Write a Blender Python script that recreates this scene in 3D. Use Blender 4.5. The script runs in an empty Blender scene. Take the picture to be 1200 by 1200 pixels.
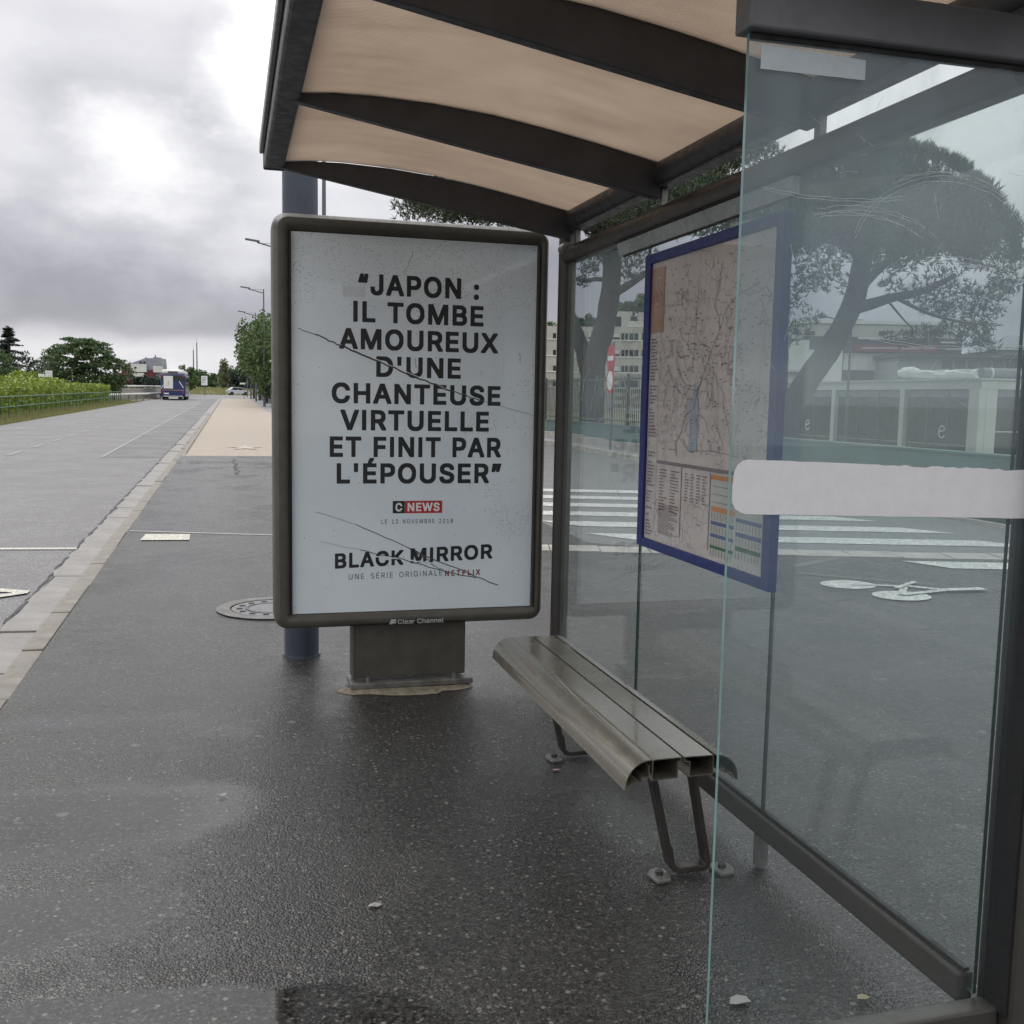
import bpy, bmesh, math, random
from mathutils import Vector, Matrix

random.seed(11)
scene = bpy.context.scene
COL = scene.collection

# ------------------------------------------------------------------ camera
# world: +Y runs along the street away from the viewer, +X to the shelter's back wall, z = 0 at the stop
CAM_H = 1.5
ROWS = (Vector((0.964, -0.264, 0.019)), Vector((-0.011, -0.110, -0.994)), Vector((0.264, 0.958, -0.109)))
fwd = ROWS[2].normalized()
right = (ROWS[0] - fwd * ROWS[0].dot(fwd)).normalized()
down = fwd.cross(right)
CAM = Vector((0, 0, CAM_H))
cd = bpy.data.cameras.new('camera'); cam = bpy.data.objects.new('camera', cd); COL.objects.link(cam)
M = Matrix((right, -down, -fwd)).transposed().to_4x4(); M.translation = CAM
cam.matrix_world = M
cd.sensor_width = 36; cd.lens = 36.0; cd.clip_start = 0.05; cd.clip_end = 6000
scene.camera = cam

# ------------------------------------------------------------------ world: overcast sky with broken cloud
SUN_ELEV, SUN_AZ = math.radians(42), math.radians(-35)     # azimuth from +Y towards +X
w = bpy.data.worlds.new('World'); scene.world = w; w.use_nodes = True
nt = w.node_tree; nt.nodes.clear()
def N(t, **k):
    n = nt.nodes.new(t)
    for a, b in k.items(): setattr(n, a, b)
    return n
def L(a, b): nt.links.new(a, b)
def math_(op, a, b=None, c=None):
    n = N('ShaderNodeMath', operation=op)
    for i, v in enumerate((a, b, c)):
        if v is None: continue
        if isinstance(v, (int, float)): n.inputs[i].default_value = v
        else: L(v, n.inputs[i])
    return n.outputs[0]
def maprange(v, a, b, c, d, smooth=True):
    n = N('ShaderNodeMapRange'); n.interpolation_type = 'SMOOTHSTEP' if smooth else 'LINEAR'
    L(v, n.inputs[0])
    for i, x in enumerate((a, b, c, d)): n.inputs[i + 1].default_value = x
    return n.outputs[0]
out = N('ShaderNodeOutputWorld')
sky = N('ShaderNodeTexSky', sky_type='NISHITA'); sky.sun_disc = False
sky.sun_elevation = SUN_ELEV; sky.sun_rotation = SUN_AZ
bg1 = N('ShaderNodeBackground'); bg1.inputs[1].default_value = 0.08; L(sky.outputs[0], bg1.inputs[0])
tc = N('ShaderNodeTexCoord'); sep = N('ShaderNodeSeparateXYZ'); L(tc.outputs['Generated'], sep.inputs[0])
z = math_('MAXIMUM', sep.outputs[2], 0.0)
den = math_('ADD', z, 0.42)
cx = math_('DIVIDE', sep.outputs[0], den); cy = math_('DIVIDE', sep.outputs[1], den)
comb = N('ShaderNodeCombineXYZ'); L(cx, comb.inputs[0]); L(cy, comb.inputs[1]); comb.inputs[2].default_value = 3.7
n1 = N('ShaderNodeTexNoise'); n1.inputs['Scale'].default_value = 1.9; n1.inputs['Detail'].default_value = 7; n1.inputs['Roughness'].default_value = 0.5; n1.inputs['Distortion'].default_value = 0.3
L(comb.outputs[0], n1.inputs['Vector'])
n2 = N('ShaderNodeTexNoise'); n2.inputs['Scale'].default_value = 5.2; n2.inputs['Detail'].default_value = 6; n2.inputs['Roughness'].default_value = 0.6
L(comb.outputs[0], n2.inputs['Vector'])
# brightness grows towards the zenith as under any overcast
grad = maprange(z, 0.31, 0.62, 0.62, 1.65, False)
c1 = maprange(n1.outputs[0], 0.34, 0.68, 0.84, 1.18)
c2 = maprange(n2.outputs[0], 0.3, 0.7, 0.93, 1.07)
# grey cloud deck low over the horizon all round, with a pale strip under it
zw = math_('ADD', z, math_('MULTIPLY', math_('SUBTRACT', n1.outputs[0], 0.5), 0.16))
zw = math_('ADD', zw, math_('MULTIPLY', math_('SUBTRACT', n2.outputs[0], 0.5), 0.05))
zl = math_('ADD', math_('ADD', z, math_('MULTIPLY', math_('SUBTRACT', n1.outputs[0], 0.5), 0.10)), math_('MULTIPLY', math_('SUBTRACT', n2.outputs[0], 0.5), 0.035))
band = math_('MULTIPLY', maprange(zl, 0.034, 0.062, 0, 1), maprange(zw, 0.085, 0.20, 1, 0))
bandf = math_('SUBTRACT', 1.0, math_('MULTIPLY', band, 0.40))
grad = math_('ADD', grad, maprange(zl, 0.02, 0.07, 0.16, 0.0))
val = math_('MULTIPLY', math_('MULTIPLY', grad, c1), math_('MULTIPLY', c2, bandf))
def blob(direction, r0, r1, amount):
    global val
    d = N('ShaderNodeVectorMath', operation='DISTANCE'); L(tc.outputs['Generated'], d.inputs[0]); d.inputs[1].default_value = direction
    dd = math_('ADD', d.outputs['Value'], math_('MULTIPLY', math_('SUBTRACT', n2.outputs[0], 0.5), 0.16))
    val = math_('ADD', val, math_('MULTIPLY', maprange(dd, r0, r1, 1, 0), amount))
def pixdir(u, v): return (right * (u - 600) + down * (v - 600) + fwd * 1200).normalized()
blob(pixdir(168, 188), 0.0, 0.080, 0.42)      # thin spots in the cloud where the light comes through
blob(pixdir(350, 70), 0.02, 0.115, 0.62)
blob(pixdir(375, -40), 0.02, 0.12, 0.60)
blob(pixdir(1130, 60), 0.05, 0.30, 0.40)
cr = N('ShaderNodeValToRGB'); L(maprange(val, 0.3, 0.9, 0, 1, False), cr.inputs[0])
cr.color_ramp.elements[0].color = (0.955, 0.95, 1.075, 1); cr.color_ramp.elements[1].color = (1.0, 0.995, 1.0, 1)
vm = N('ShaderNodeVectorMath', operation='SCALE'); L(cr.outputs[0], vm.inputs[0]); L(val, vm.inputs[3])
bg2 = N('ShaderNodeBackground'); L(vm.outputs[0], bg2.inputs[0]); bg2.inputs[1].default_value = 1.0
mix = N('ShaderNodeMixShader'); mix.inputs[0].default_value = 0.95
L(bg1.outputs[0], mix.inputs[1]); L(bg2.outputs[0], mix.inputs[2]); L(mix.outputs[0], out.inputs[0])

sd = bpy.data.lights.new('sun', 'SUN'); sun = bpy.data.objects.new('sun', sd); COL.objects.link(sun)
sd.energy = 0.5; sd.angle = math.radians(25); sd.color = (1, 0.96, 0.9)
sv = Vector((math.sin(SUN_AZ) * math.cos(SUN_ELEV), math.cos(SUN_AZ) * math.cos(SUN_ELEV), math.sin(SUN_ELEV)))
sun.rotation_euler = sv.to_track_quat('Z', 'Y').to_euler()

scene.view_settings.view_transform = 'Standard'; scene.view_settings.look = 'None'
scene.view_settings.exposure = 0.24; scene.view_settings.gamma = 1.0; scene.view_settings.use_curve_mapping = False
scene.render.engine = 'CYCLES'
cy_ = scene.cycles
cy_.max_bounces = 10; cy_.transparent_max_bounces = 24; cy_.glossy_bounces = 5; cy_.diffuse_bounces = 3
cy_.use_denoising = True
try: cy_.denoiser = 'OPENIMAGEDENOISE'
except Exception: pass

# ------------------------------------------------------------------ helpers
def gz(y):                                   # the street climbs gently away from the stop
    return 0.0075 * max(0.0, min(y, 240.0) - 6.0)
def ray(u, v): return right * (u - 600) + down * (v - 600) + fwd * 1200
def onx(u, v, X): r = ray(u, v); return CAM + r * (X / r.x)
def ony(u, v, Y): r = ray(u, v); return CAM + r * (Y / r.y)
def dep(u, v, d): return CAM + ray(u, v) * (d / 1200.0)
def ong(u, v):
    r = ray(u, v); zz = 0.0
    for i in range(60):
        p = CAM + r * ((zz - CAM_H) / r.z); zz = 0.5 * zz + 0.5 * gz(p.y)
    return p

class MB:
    def __init__(s): s.v = []; s.f = []; s.m = []; s.mi = 0
    def add(s, vs, fs):
        b = len(s.v); s.v += [tuple(p) for p in vs]
        for f in fs: s.f.append([i + b for i in f]); s.m.append(s.mi)
        return s
    def box(s, x0, x1, y0, y1, z0, z1):
        return s.add([(x0,y0,z0),(x1,y0,z0),(x1,y1,z0),(x0,y1,z0),(x0,y0,z1),(x1,y0,z1),(x1,y1,z1),(x0,y1,z1)],
              [(3,2,1,0),(4,5,6,7),(0,1,5,4),(1,2,6,5),(2,3,7,6),(3,0,4,7)])
    def quad(s, a, b, c, d): return s.add([a, b, c, d], [(0,1,2,3)])
    def tube(s, pts, r, n=10, cap=True):
        pts = [Vector(p) for p in pts]
        rs = r if isinstance(r, (list, tuple)) else [r] * len(pts)
        vs = []; prev = None
        for i, p in enumerate(pts):
            t = (pts[min(i+1, len(pts)-1)] - pts[max(i-1, 0)]).normalized()
            if prev is None:
                ref = Vector((0, 0, 1)) if abs(t.z) < 0.9 else Vector((1, 0, 0))
                a = t.cross(ref).normalized()
            else: a = (prev - t * prev.dot(t)).normalized()
            prev = a; b = t.cross(a)
            for k in range(n):
                q = 2 * math.pi * k / n
                vs.append(p + (a * math.cos(q) + b * math.sin(q)) * rs[i])
        fs = []
        for i in range(len(pts) - 1):
            for k in range(n):
                fs.append((i*n+k, i*n+(k+1) % n, (i+1)*n+(k+1) % n, (i+1)*n+k))
        if cap:
            fs.append(tuple(range(n-1, -1, -1))); fs.append(tuple(range((len(pts)-1)*n, len(pts)*n)))
        return s.add(vs, fs)
    def prism(s, poly, axis, a0, a1):
        """poly: 2D outline; axis 'y': points are (x,z); 'x': (y,z); 'z': (x,y)."""
        n = len(poly)
        def P(p, a): return {'y': (p[0], a, p[1]), 'x': (a, p[0], p[1]), 'z': (p[0], p[1], a)}[axis]
        vs = [P(p, a0) for p in poly] + [P(p, a1) for p in poly]
        fs = [tuple(range(n)), tuple(range(2*n-1, n-1, -1))]
        for i in range(n): j = (i+1) % n; fs.append((j, i, n+i, n+j))
        return s.add(vs, fs)
    def wall(s, pts, th, axis, a0, a1, closed=False):
        """thin sheet-metal profile: polyline of wall thickness th, extruded along axis (as prism)."""
        n = len(pts); P2 = [Vector(p) for p in pts]; o = []
        for i in range(n):
            a = P2[(i-1) % n] if (closed or i > 0) else P2[i]
            b = P2[(i+1) % n] if (closed or i < n-1) else P2[i]
            d1 = (P2[i] - a); d2 = (b - P2[i])
            if d1.length < 1e-9: d1 = d2
            if d2.length < 1e-9: d2 = d1
            d1.normalize(); d2.normalize()
            nn = Vector((-d1.y - d2.y, d1.x + d2.x)); nn.normalize()
            k = max(0.5, nn.dot(Vector((-d1.y, d1.x))))
            o.append(P2[i] + nn * (th / k))
        def P(p, a): return {'y': (p[0], a, p[1]), 'x': (a, p[0], p[1]), 'z': (p[0], p[1], a)}[axis]
        vs = [P(p, a0) for p in P2] + [P(p, a0) for p in o] + [P(p, a1) for p in P2] + [P(p, a1) for p in o]
        fs = []
        for i in range(n if closed else n - 1):
            j = (i+1) % n
            fs += [(i, j, 2*n+j, 2*n+i), (n+j, n+i, 3*n+i, 3*n+j), (j, i, n+i, n+j), (2*n+i, 2*n+j, 3*n+j, 3*n+i)]
        if not closed:
            fs += [(0, 2*n, 3*n, n), (n-1, 2*n-1, 4*n-1, 3*n-1)]
        return s.add(vs, fs)
    def build(s, name, mats, parent=None, bevel=0, smooth=False, loc=None):
        me = bpy.data.meshes.new(name)
        off = Vector(loc) if loc is not None else Vector((0, 0, 0))
        me.from_pydata([tuple(Vector(p) - off) for p in s.v], [], s.f)
        mats = mats if isinstance(mats, (list, tuple)) else [mats]
        for m in mats: me.materials.append(m)
        if any(s.m): me.polygons.foreach_set('material_index', s.m)
        if bevel or smooth == 'fix':
            bm = bmesh.new(); bm.from_mesh(me); bmesh.ops.recalc_face_normals(bm, faces=bm.faces); bm.to_mesh(me); bm.free()
        if smooth:
            me.polygons.foreach_set('use_smooth', [True] * len(me.polygons))
            if hasattr(me, 'set_sharp_from_angle'): me.set_sharp_from_angle(angle=math.radians(38))
        me.update()
        o = bpy.data.objects.new(name, me); COL.objects.link(o)
        o.location = off
        if bevel:
            b = o.modifiers.new('edge', 'BEVEL'); b.width = bevel; b.segments = 2; b.limit_method = 'ANGLE'
        if parent: attach(o, parent)
        return o
def attach(o, parent):
    o.parent = parent
    pm = Matrix.Translation(WORLD[parent.name]) if parent.name in WORLD else Matrix()
    o.matrix_parent_inverse = pm.inverted()
WORLD = {}
def tag(o, label=None, cat=None, group=None, kind=None):
    if label: o['label'] = label
    if cat: o['category'] = cat
    if group: o['group'] = group
    if kind: o['kind'] = kind
    return o
def thing(name, loc, label, cat, group=None):
    o = bpy.data.objects.new(name, None); COL.objects.link(o); o.location = loc; o.empty_display_size = 0.2
    WORLD[o.name] = Vector(loc)
    return tag(o, label, cat, group)
def struct(o): o['kind'] = 'structure'; return o
def smoothstep(a, b, x):
    t = max(0.0, min(1.0, (x - a) / (b - a))); return t * t * (3 - 2 * t)

# ------------------------------------------------------------------ materials
def mat(name):
    m = bpy.data.materials.new(name); m.use_nodes = True
    t = m.node_tree; t.nodes.clear()
    o = t.nodes.new('ShaderNodeOutputMaterial')
    return m, t, o
class NT:
    def __init__(s, t): s.t = t
    def n(s, ty, **k):
        n = s.t.nodes.new(ty)
        for a, b in k.items():
            if a.startswith('i_'): n.inputs[a[2:].replace('_', ' ')].default_value = b
            else: setattr(n, a, b)
        return n
    def l(s, a, b): s.t.links.new(a, b)
    def m(s, op, a, b=None):
        n = s.n('ShaderNodeMath', operation=op)
        for i, v in enumerate((a, b)):
            if v is None: continue
            if isinstance(v, (int, float)): n.inputs[i].default_value = v
            else: s.l(v, n.inputs[i])
        return n.outputs[0]
    def mr(s, v, a, b, c, d):
        n = s.n('ShaderNodeMapRange', interpolation_type='SMOOTHSTEP'); s.l(v, n.inputs[0])
        for i, x in enumerate((a, b, c, d)): n.inputs[i+1].default_value = x
        return n.outputs[0]
    def noise(s, vec, scale, detail=3, rough=0.55):
        n = s.n('ShaderNodeTexNoise'); n.inputs['Scale'].default_value = scale; n.inputs['Detail'].default_value = detail; n.inputs['Roughness'].default_value = rough
        if vec is not None: s.l(vec, n.inputs['Vector'])
        return n.outputs[0]
    def ramp(s, v, stops):
        n = s.n('ShaderNodeValToRGB'); s.l(v, n.inputs[0]); e = n.color_ramp.elements
        while len(e) < len(stops): e.new(0.5)
        for el, (p, c) in zip(e, stops): el.position = p; el.color = (*c, 1)
        return n.outputs[0]
    def mixc(s, f, a, b, mode='MIX'):
        n = s.n('ShaderNodeMix', data_type='RGBA', blend_type=mode)
        for i, v in ((0, f), (6, a), (7, b)):
            if isinstance(v, (int, float)): n.inputs[i].default_value = v
            elif isinstance(v, tuple): n.inputs[i].default_value = (*v, 1)
            else: s.l(v, n.inputs[i])
        return n.outputs[2]
    def geo(s): return s.n('ShaderNodeNewGeometry').outputs['Position']
    def obj(s): return s.n('ShaderNodeTexCoord').outputs['Object']

def simple(name, col, rough=0.5, metal=0.0, var=0.15, scale=6.0, bump=0.0, bscale=80, spec=0.5, coat=0.0, stretch=None):
    """paint or plain stuff with a little uneven tone and wear"""
    m, t, o = mat(name); q = NT(t)
    b = q.n('ShaderNodeBsdfPrincipled'); q.l(b.outputs[0], o.inputs[0])
    v = q.obj()
    if stretch:
        mp = q.n('ShaderNodeMapping'); mp.inputs['Scale'].default_value = stretch; q.l(v, mp.inputs[0]); v = mp.outputs[0]
    n = q.noise(v, scale, 5, 0.6)
    lo = tuple(c * (1 - var) for c in col); hi = tuple(min(1, c * (1 + var)) for c in col)
    q.l(q.ramp(n, [(0.3, lo), (0.7, hi)]), b.inputs['Base Color'])
    q.l(q.mr(q.noise(v, scale * 3.1, 4), 0.3, 0.7, max(0.02, rough * 0.8), min(1, rough * 1.2)), b.inputs['Roughness'])
    b.inputs['Metallic'].default_value = metal; b.inputs['Specular IOR Level'].default_value = spec
    b.inputs['Coat Weight'].default_value = coat; b.inputs['Coat Roughness'].default_value = 0.08
    if bump:
        bp = q.n('ShaderNodeBump'); bp.inputs['Strength'].default_value = bump; bp.inputs['Distance'].default_value = 0.01
        q.l(q.noise(v, bscale, 4), bp.inputs['Height']); q.l(bp.outputs[0], b.inputs['Normal'])
    return m

def asphalt(name, lo, hi, wet=0.5, chips=0.5, puddles=False, tint=None, bumpk=1.0, worn=False, wetter=0.0):
    m, t, o = mat(name); q = NT(t)
    b = q.n('ShaderNodeBsdfPrincipled'); q.l(b.outputs[0], o.inputs[0])
    p = q.geo()
    vo = q.n('ShaderNodeTexVoronoi', feature='F1'); vo.inputs['Scale'].default_value = 140; q.l(p, vo.inputs['Vector'])
    sp = q.n('ShaderNodeSeparateColor'); q.l(vo.outputs['Color'], sp.inputs[0])
    big = q.noise(p, 0.9, 5, 0.6); mid = q.noise(p, 7, 4); fine = q.noise(p, 160, 2)
    tone = q.m('ADD', q.m('ADD', q.m('MULTIPLY', sp.outputs[0], 0.62), q.m('MULTIPLY', fine, 0.12)), q.m('MULTIPLY', q.mr(q.noise(p, 52, 3, 0.7), 0.3, 0.7, 0, 1), 0.30))
    col = q.ramp(tone, [(0.15, lo), (0.62, hi), (0.80, tuple(c * 1.5 for c in hi)), (0.94, tuple(c * 4.6 for c in hi))])
    col = q.mixc(q.mr(big, 0.35, 0.7, 0.0, 0.45), col, tuple(c * 1.25 for c in hi))
    # pale stone chips and trodden gum
    vc = q.n('ShaderNodeTexVoronoi', feature='F1'); vc.inputs['Scale'].default_value = 38; q.l(p, vc.inputs['Vector'])
    sc = q.n('ShaderNodeSeparateColor'); q.l(vc.outputs['Color'], sc.inputs[0])
    size = q.m('MULTIPLY', q.m('SUBTRACT', sc.outputs[0], 1.0 - 0.55 * chips), 0.55)
    dist = q.m('ADD', vc.outputs['Distance'], q.m('MULTIPLY', q.m('SUBTRACT', fine, 0.5), 0.25))
    chip = q.mr(q.m('SUBTRACT', size, dist), 0.0, 0.05, 0.0, 1.0)
    col = q.mixc(q.m('MULTIPLY', chip, 0.75), col, (0.17, 0.165, 0.15))
    vg = q.n('ShaderNodeTexVoronoi', feature='F1'); vg.inputs['Scale'].default_value = 3.3; q.l(p, vg.inputs['Vector'])
    sg = q.n('ShaderNodeSeparateColor'); q.l(vg.outputs['Color'], sg.inputs[0])
    gd = q.m('ADD', vg.outputs['Distance'], q.m('MULTIPLY', q.m('SUBTRACT', q.noise(p, 45, 3), 0.5), 0.10))
    gum = q.m('MULTIPLY', q.mr(gd, 0.055, 0.085, 1.0, 0.0), q.mr(sg.outputs[1], 0.45, 0.5, 0.0, 0.8 * min(1, chips)))
    col = q.mixc(q.m('MULTIPLY', gum, 0.7), col, (0.15, 0.145, 0.135))
    if worn:                                  # paint worn through to the asphalt
        wn = q.m('ADD', q.m('MULTIPLY', q.noise(p, 14, 5, 0.7), 0.7), q.m('MULTIPLY', sp.outputs[1], 0.3))
        col = q.mixc(q.mr(wn, 0.50, 0.66, 0.0, 0.8), col, (0.07, 0.07, 0.07))
    if tint: col = q.mixc(0.6, col, tint, 'MULTIPLY')
    q.l(col, b.inputs['Base Color'])
    wetn = q.mr(q.m('ADD', q.m('MULTIPLY', big, 0.7), q.m('MULTIPLY', mid, 0.3)), 0.36, 0.62, 1.0, 0.0)
    rough = q.m('SUBTRACT', 0.62 - wetter, q.m('MULTIPLY', wetn, 0.42 * wet))
    strength = q.m('SUBTRACT', 1.0 * bumpk, q.m('MULTIPLY', wetn, 0.35 * wet))
    if puddles:
        sx = q.n('ShaderNodeSeparateXYZ'); q.l(p, sx.inputs[0])
        wob = q.m('MULTIPLY', q.m('SUBTRACT', q.noise(p, 5, 4), 0.5), 0.30)
        wob2 = q.m('MULTIPLY', q.m('SUBTRACT', fine, 0.5), 0.10)
        total = None
        for (x0, y0, rx, ry, soft, amt) in ((-0.70, 1.92, 1.30, 0.68, 0.06, 1.0), (-0.72, 3.76, 1.10, 0.46, 0.65, 0.95), (-1.0, 3.0, 1.05, 0.36, 0.8, 0.9), (1.35, 3.3, 0.3, 0.40, 0.8, 0.5), (-0.75, 4.9, 0.7, 0.2, 0.8, 0.5)):
            dx = q.m('DIVIDE', q.m('SUBTRACT', sx.outputs[0], x0), rx); dy = q.m('DIVIDE', q.m('SUBTRACT', sx.outputs[1], y0), ry)
            r = q.m('POWER', q.m('ADD', q.m('POWER', q.m('ABSOLUTE', dx), 3.4), q.m('POWER', q.m('ABSOLUTE', dy), 3.4)), 1 / 3.4) if soft < .2 else q.m('SQRT', q.m('ADD', q.m('MULTIPLY', dx, dx), q.m('MULTIPLY', dy, dy)))
            r = q.m('ADD', q.m('ADD', r, wob if soft > 0.2 else q.m('MULTIPLY', wob, 0.5)), wob2)
            k = q.mr(r, 1 - soft, 1.02, amt, 0.0)
            total = k if total is None else q.m('MAXIMUM', total, k)
        rough = q.m('SUBTRACT', rough, q.m('MULTIPLY', total, 1.0)); rough = q.m('MAXIMUM', rough, 0.03)
        strength = q.m('MULTIPLY', strength, q.m('SUBTRACT', 1.0, total))
    q.l(q.m('MAXIMUM', rough, 0.03), b.inputs['Roughness'])
    hv = q.m('ADD', q.m('MULTIPLY', q.m('SUBTRACT', 1.0, vo.outputs['Distance']), 1.0), q.m('ADD', q.m('MULTIPLY', fine, 0.5), q.m('MULTIPLY', q.noise(p, 52, 3, 0.7), 1.2)))
    bp = q.n('ShaderNodeBump'); bp.inputs['Distance'].default_value = 0.0045
    q.l(strength, bp.inputs['Strength']); q.l(hv, bp.inputs['Height']); q.l(bp.outputs[0], b.inputs['Normal'])
    b.inputs['Specular IOR Level'].default_value = 0.5
    return m

def glass(name, dirt_haze, tint=(0.88, 0.935, 0.935), smear=0.10, dcol=(0.45, 0.575, 0.63), sky_haze=1.6):
    m, t, o = mat(name); q = NT(t)
    g = q.n('ShaderNodeNewGeometry')
    tr = q.n('ShaderNodeBsdfTransparent'); tr.inputs[0].default_value = (*[math.sqrt(c) for c in tint], 1)
    gl = q.n('ShaderNodeBsdfGlossy'); gl.inputs['Roughness'].default_value = 0.0
    fr = q.n('ShaderNodeFresnel')
    ior = q.n('ShaderNodeMapRange'); q.l(g.outputs['Backfacing'], ior.inputs[0]); ior.inputs[3].default_value = 1.5; ior.inputs[4].default_value = 1 / 1.5
    q.l(ior.outputs[0], fr.inputs[0])
    mx = q.n('ShaderNodeMixShader'); q.l(fr.outputs[0], mx.inputs[0]); q.l(tr.outputs[0], mx.inputs[1]); q.l(gl.outputs[0], mx.inputs[2])
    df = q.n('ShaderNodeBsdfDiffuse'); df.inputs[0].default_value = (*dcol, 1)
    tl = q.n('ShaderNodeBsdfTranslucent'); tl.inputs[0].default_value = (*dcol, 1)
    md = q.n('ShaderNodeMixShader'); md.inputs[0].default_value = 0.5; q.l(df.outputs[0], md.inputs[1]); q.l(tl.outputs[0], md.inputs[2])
    p = g.outputs['Position']
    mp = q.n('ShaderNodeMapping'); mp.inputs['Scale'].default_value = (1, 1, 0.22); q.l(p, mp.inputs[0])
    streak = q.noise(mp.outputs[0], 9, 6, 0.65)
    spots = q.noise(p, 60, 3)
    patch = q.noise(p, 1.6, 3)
    f = q.m('ADD', dirt_haze, q.m('MULTIPLY', q.m('MULTIPLY', q.mr(streak, 0.4, 0.75, 0, 1), q.mr(patch, 0.3, 0.7, 0.3, 1.0)), smear))
    sz = q.n('ShaderNodeSeparateXYZ'); q.l(p, sz.inputs[0])       # dust plus painted haze of reflected sky, stronger higher up the pane
    f = q.m('MULTIPLY', f, q.mr(sz.outputs[2], 0.45, 2.1, 0.08, sky_haze))
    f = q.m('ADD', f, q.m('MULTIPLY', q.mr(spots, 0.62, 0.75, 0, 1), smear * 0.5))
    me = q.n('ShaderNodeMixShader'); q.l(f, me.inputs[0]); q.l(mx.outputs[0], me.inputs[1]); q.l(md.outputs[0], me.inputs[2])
    q.l(me.outputs[0], o.inputs[0])
    return m

def leafmat(name, a, b, c=None):
    m, t, o = mat(name); q = NT(t)
    bs = q.n('ShaderNodeBsdfPrincipled'); bs.inputs['Roughness'].default_value = 0.5
    oi = q.n('ShaderNodeNewGeometry')
    n = q.noise(oi.outputs['Position'], 1.1, 3)
    r = q.m('ADD', q.m('MULTIPLY', oi.outputs['Random Per Island'], 0.6), q.m('MULTIPLY', n, 0.4))
    q.l(q.ramp(r, [(0.15, a), (0.6, b), (0.92, c or b)]), bs.inputs['Base Color'])
    tl = q.n('ShaderNodeBsdfTranslucent'); tl.inputs[0].default_value = (*[x * 1.3 for x in b], 1)
    mx = q.n('ShaderNodeMixShader'); mx.inputs[0].default_value = 0.25; q.l(bs.outputs[0], mx.inputs[1]); q.l(tl.outputs[0], mx.inputs[2])
    q.l(mx.outputs[0], o.inputs[0]); return m

MT = {}
MT['frame'] = simple('shelter_paint', (0.046, 0.042, 0.036), 0.42, 0.0, 0.12, 9, 0.08, 220)
MT['beam'] = simple('roof_beam_paint', (0.040, 0.041, 0.048), 0.5, 0.0, 0.2, 9, 0.05, 220)
MT['adframe'] = simple('advert_frame_paint', (0.068, 0.063, 0.050), 0.40, 0.0, 0.2, 12, 0.06, 260)
MT['rubber'] = simple('black_rubber', (0.012, 0.012, 0.013), 0.6)
MT['bench'] = simple('bench_metal', (0.20, 0.182, 0.142), 0.24, 0.6, 0.05, 4, 0, coat=0.7)
MT['benchend'] = simple('bench_inner', (0.10, 0.10, 0.10), 0.5, 0.5)
MT['leg'] = simple('bench_leg_paint', (0.045, 0.040, 0.034), 0.45, 0.2, 0.3, 14, 0.1, 120)
MT['steel'] = simple('worn_steel', (0.20, 0.20, 0.19), 0.45, 0.6, 0.3, 20, 0.15, 90)
MT['blue'] = simple('blue_paint', (0.008, 0.020, 0.14), 0.42, 0.0, 0.05, 9)
MT['pole'] = simple('pole_blue_grey', (0.044, 0.054, 0.076), 0.38, 0.0, 0.15, 4, 0.03, 120)
MT['lamp'] = simple('lamp_grey', (0.10, 0.115, 0.135), 0.45)
MT['ink'] = simple('black_ink', (0.018, 0.019, 0.021), 0.35, spec=0.4)
MT['inkgrey'] = simple('grey_ink', (0.06, 0.06, 0.065), 0.4)
MT['red'] = simple('red_print', (0.42, 0.012, 0.02), 0.4)
MT['darkred'] = simple('dark_red_print', (0.20, 0.02, 0.03), 0.4)
MT['white'] = simple('white_paint', (0.70, 0.71, 0.70), 0.5, 0, 0.08, 14)
MT['offwhite'] = simple('offwhite', (0.52, 0.54, 0.52), 0.6, 0, 0.1, 3)
MT['sticker'] = simple('frosted_film', (0.60, 0.592, 0.60), 0.6, 0, 0.04, 30, 0.05, 60)
MT['film'] = simple('grey_film', (0.44, 0.49, 0.51), 0.5, 0, 0.06, 30)
MT['strip'] = simple('acrylic_strip', (0.30, 0.33, 0.34), 0.25, 0, 0.25, 6, coat=0.3)
MT['profile'] = simple('grey_green_profile', (0.11, 0.125, 0.11), 0.4, 0.2)
MT['edge'] = simple('glass_edge', (0.16, 0.30, 0.29), 0.15, 0, 0.2, 6, coat=0.6)
MT['edge2'] = simple('seam_edge', (0.03, 0.055, 0.052), 0.25, 0, 0.2, 6)
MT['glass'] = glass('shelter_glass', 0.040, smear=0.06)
MT['glass2'] = glass('end_glass', 0.080, smear=0.06, sky_haze=2.0)
MT['concrete'] = simple('concrete', (0.30, 0.285, 0.26), 0.55, 0, 0.28, 4, 0.4, 60)
MT['kerb'] = simple('kerb_concrete', (0.175, 0.157, 0.13), 0.5, 0, 0.35, 5, 0.35, 70)
MT['gutter'] = simple('gutter_concrete', (0.21, 0.198, 0.183), 0.42, 0, 0.25, 4, 0.35, 80)
MT['rubble'] = simple('broken_mortar', (0.20, 0.17, 0.125), 0.8, 0, 0.4, 30, 0.8, 40)
MT['pavement'] = asphalt('pavement_asphalt', (0.004, 0.0038, 0.0036), (0.031, 0.0293, 0.0276), 0.85, 1.0, True, wetter=0.24, bumpk=0.66)
MT['road'] = asphalt('road_asphalt', (0.075, 0.073, 0.075), (0.135, 0.131, 0.134), 0.45, 0.15, bumpk=0.8)
MT['roadstrip'] = asphalt('resurfaced_strip', (0.06, 0.058, 0.06), (0.105, 0.102, 0.104), 0.5, 0.1, bumpk=0.8)
MT['sideroad'] = asphalt('side_road_asphalt', (0.055, 0.056, 0.055), (0.12, 0.12, 0.118), 0.4, 0.4)
MT['beige'] = asphalt('beige_path', (0.20, 0.16, 0.125), (0.285, 0.238, 0.192), 0.25, 0.2, bumpk=0.6)
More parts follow.
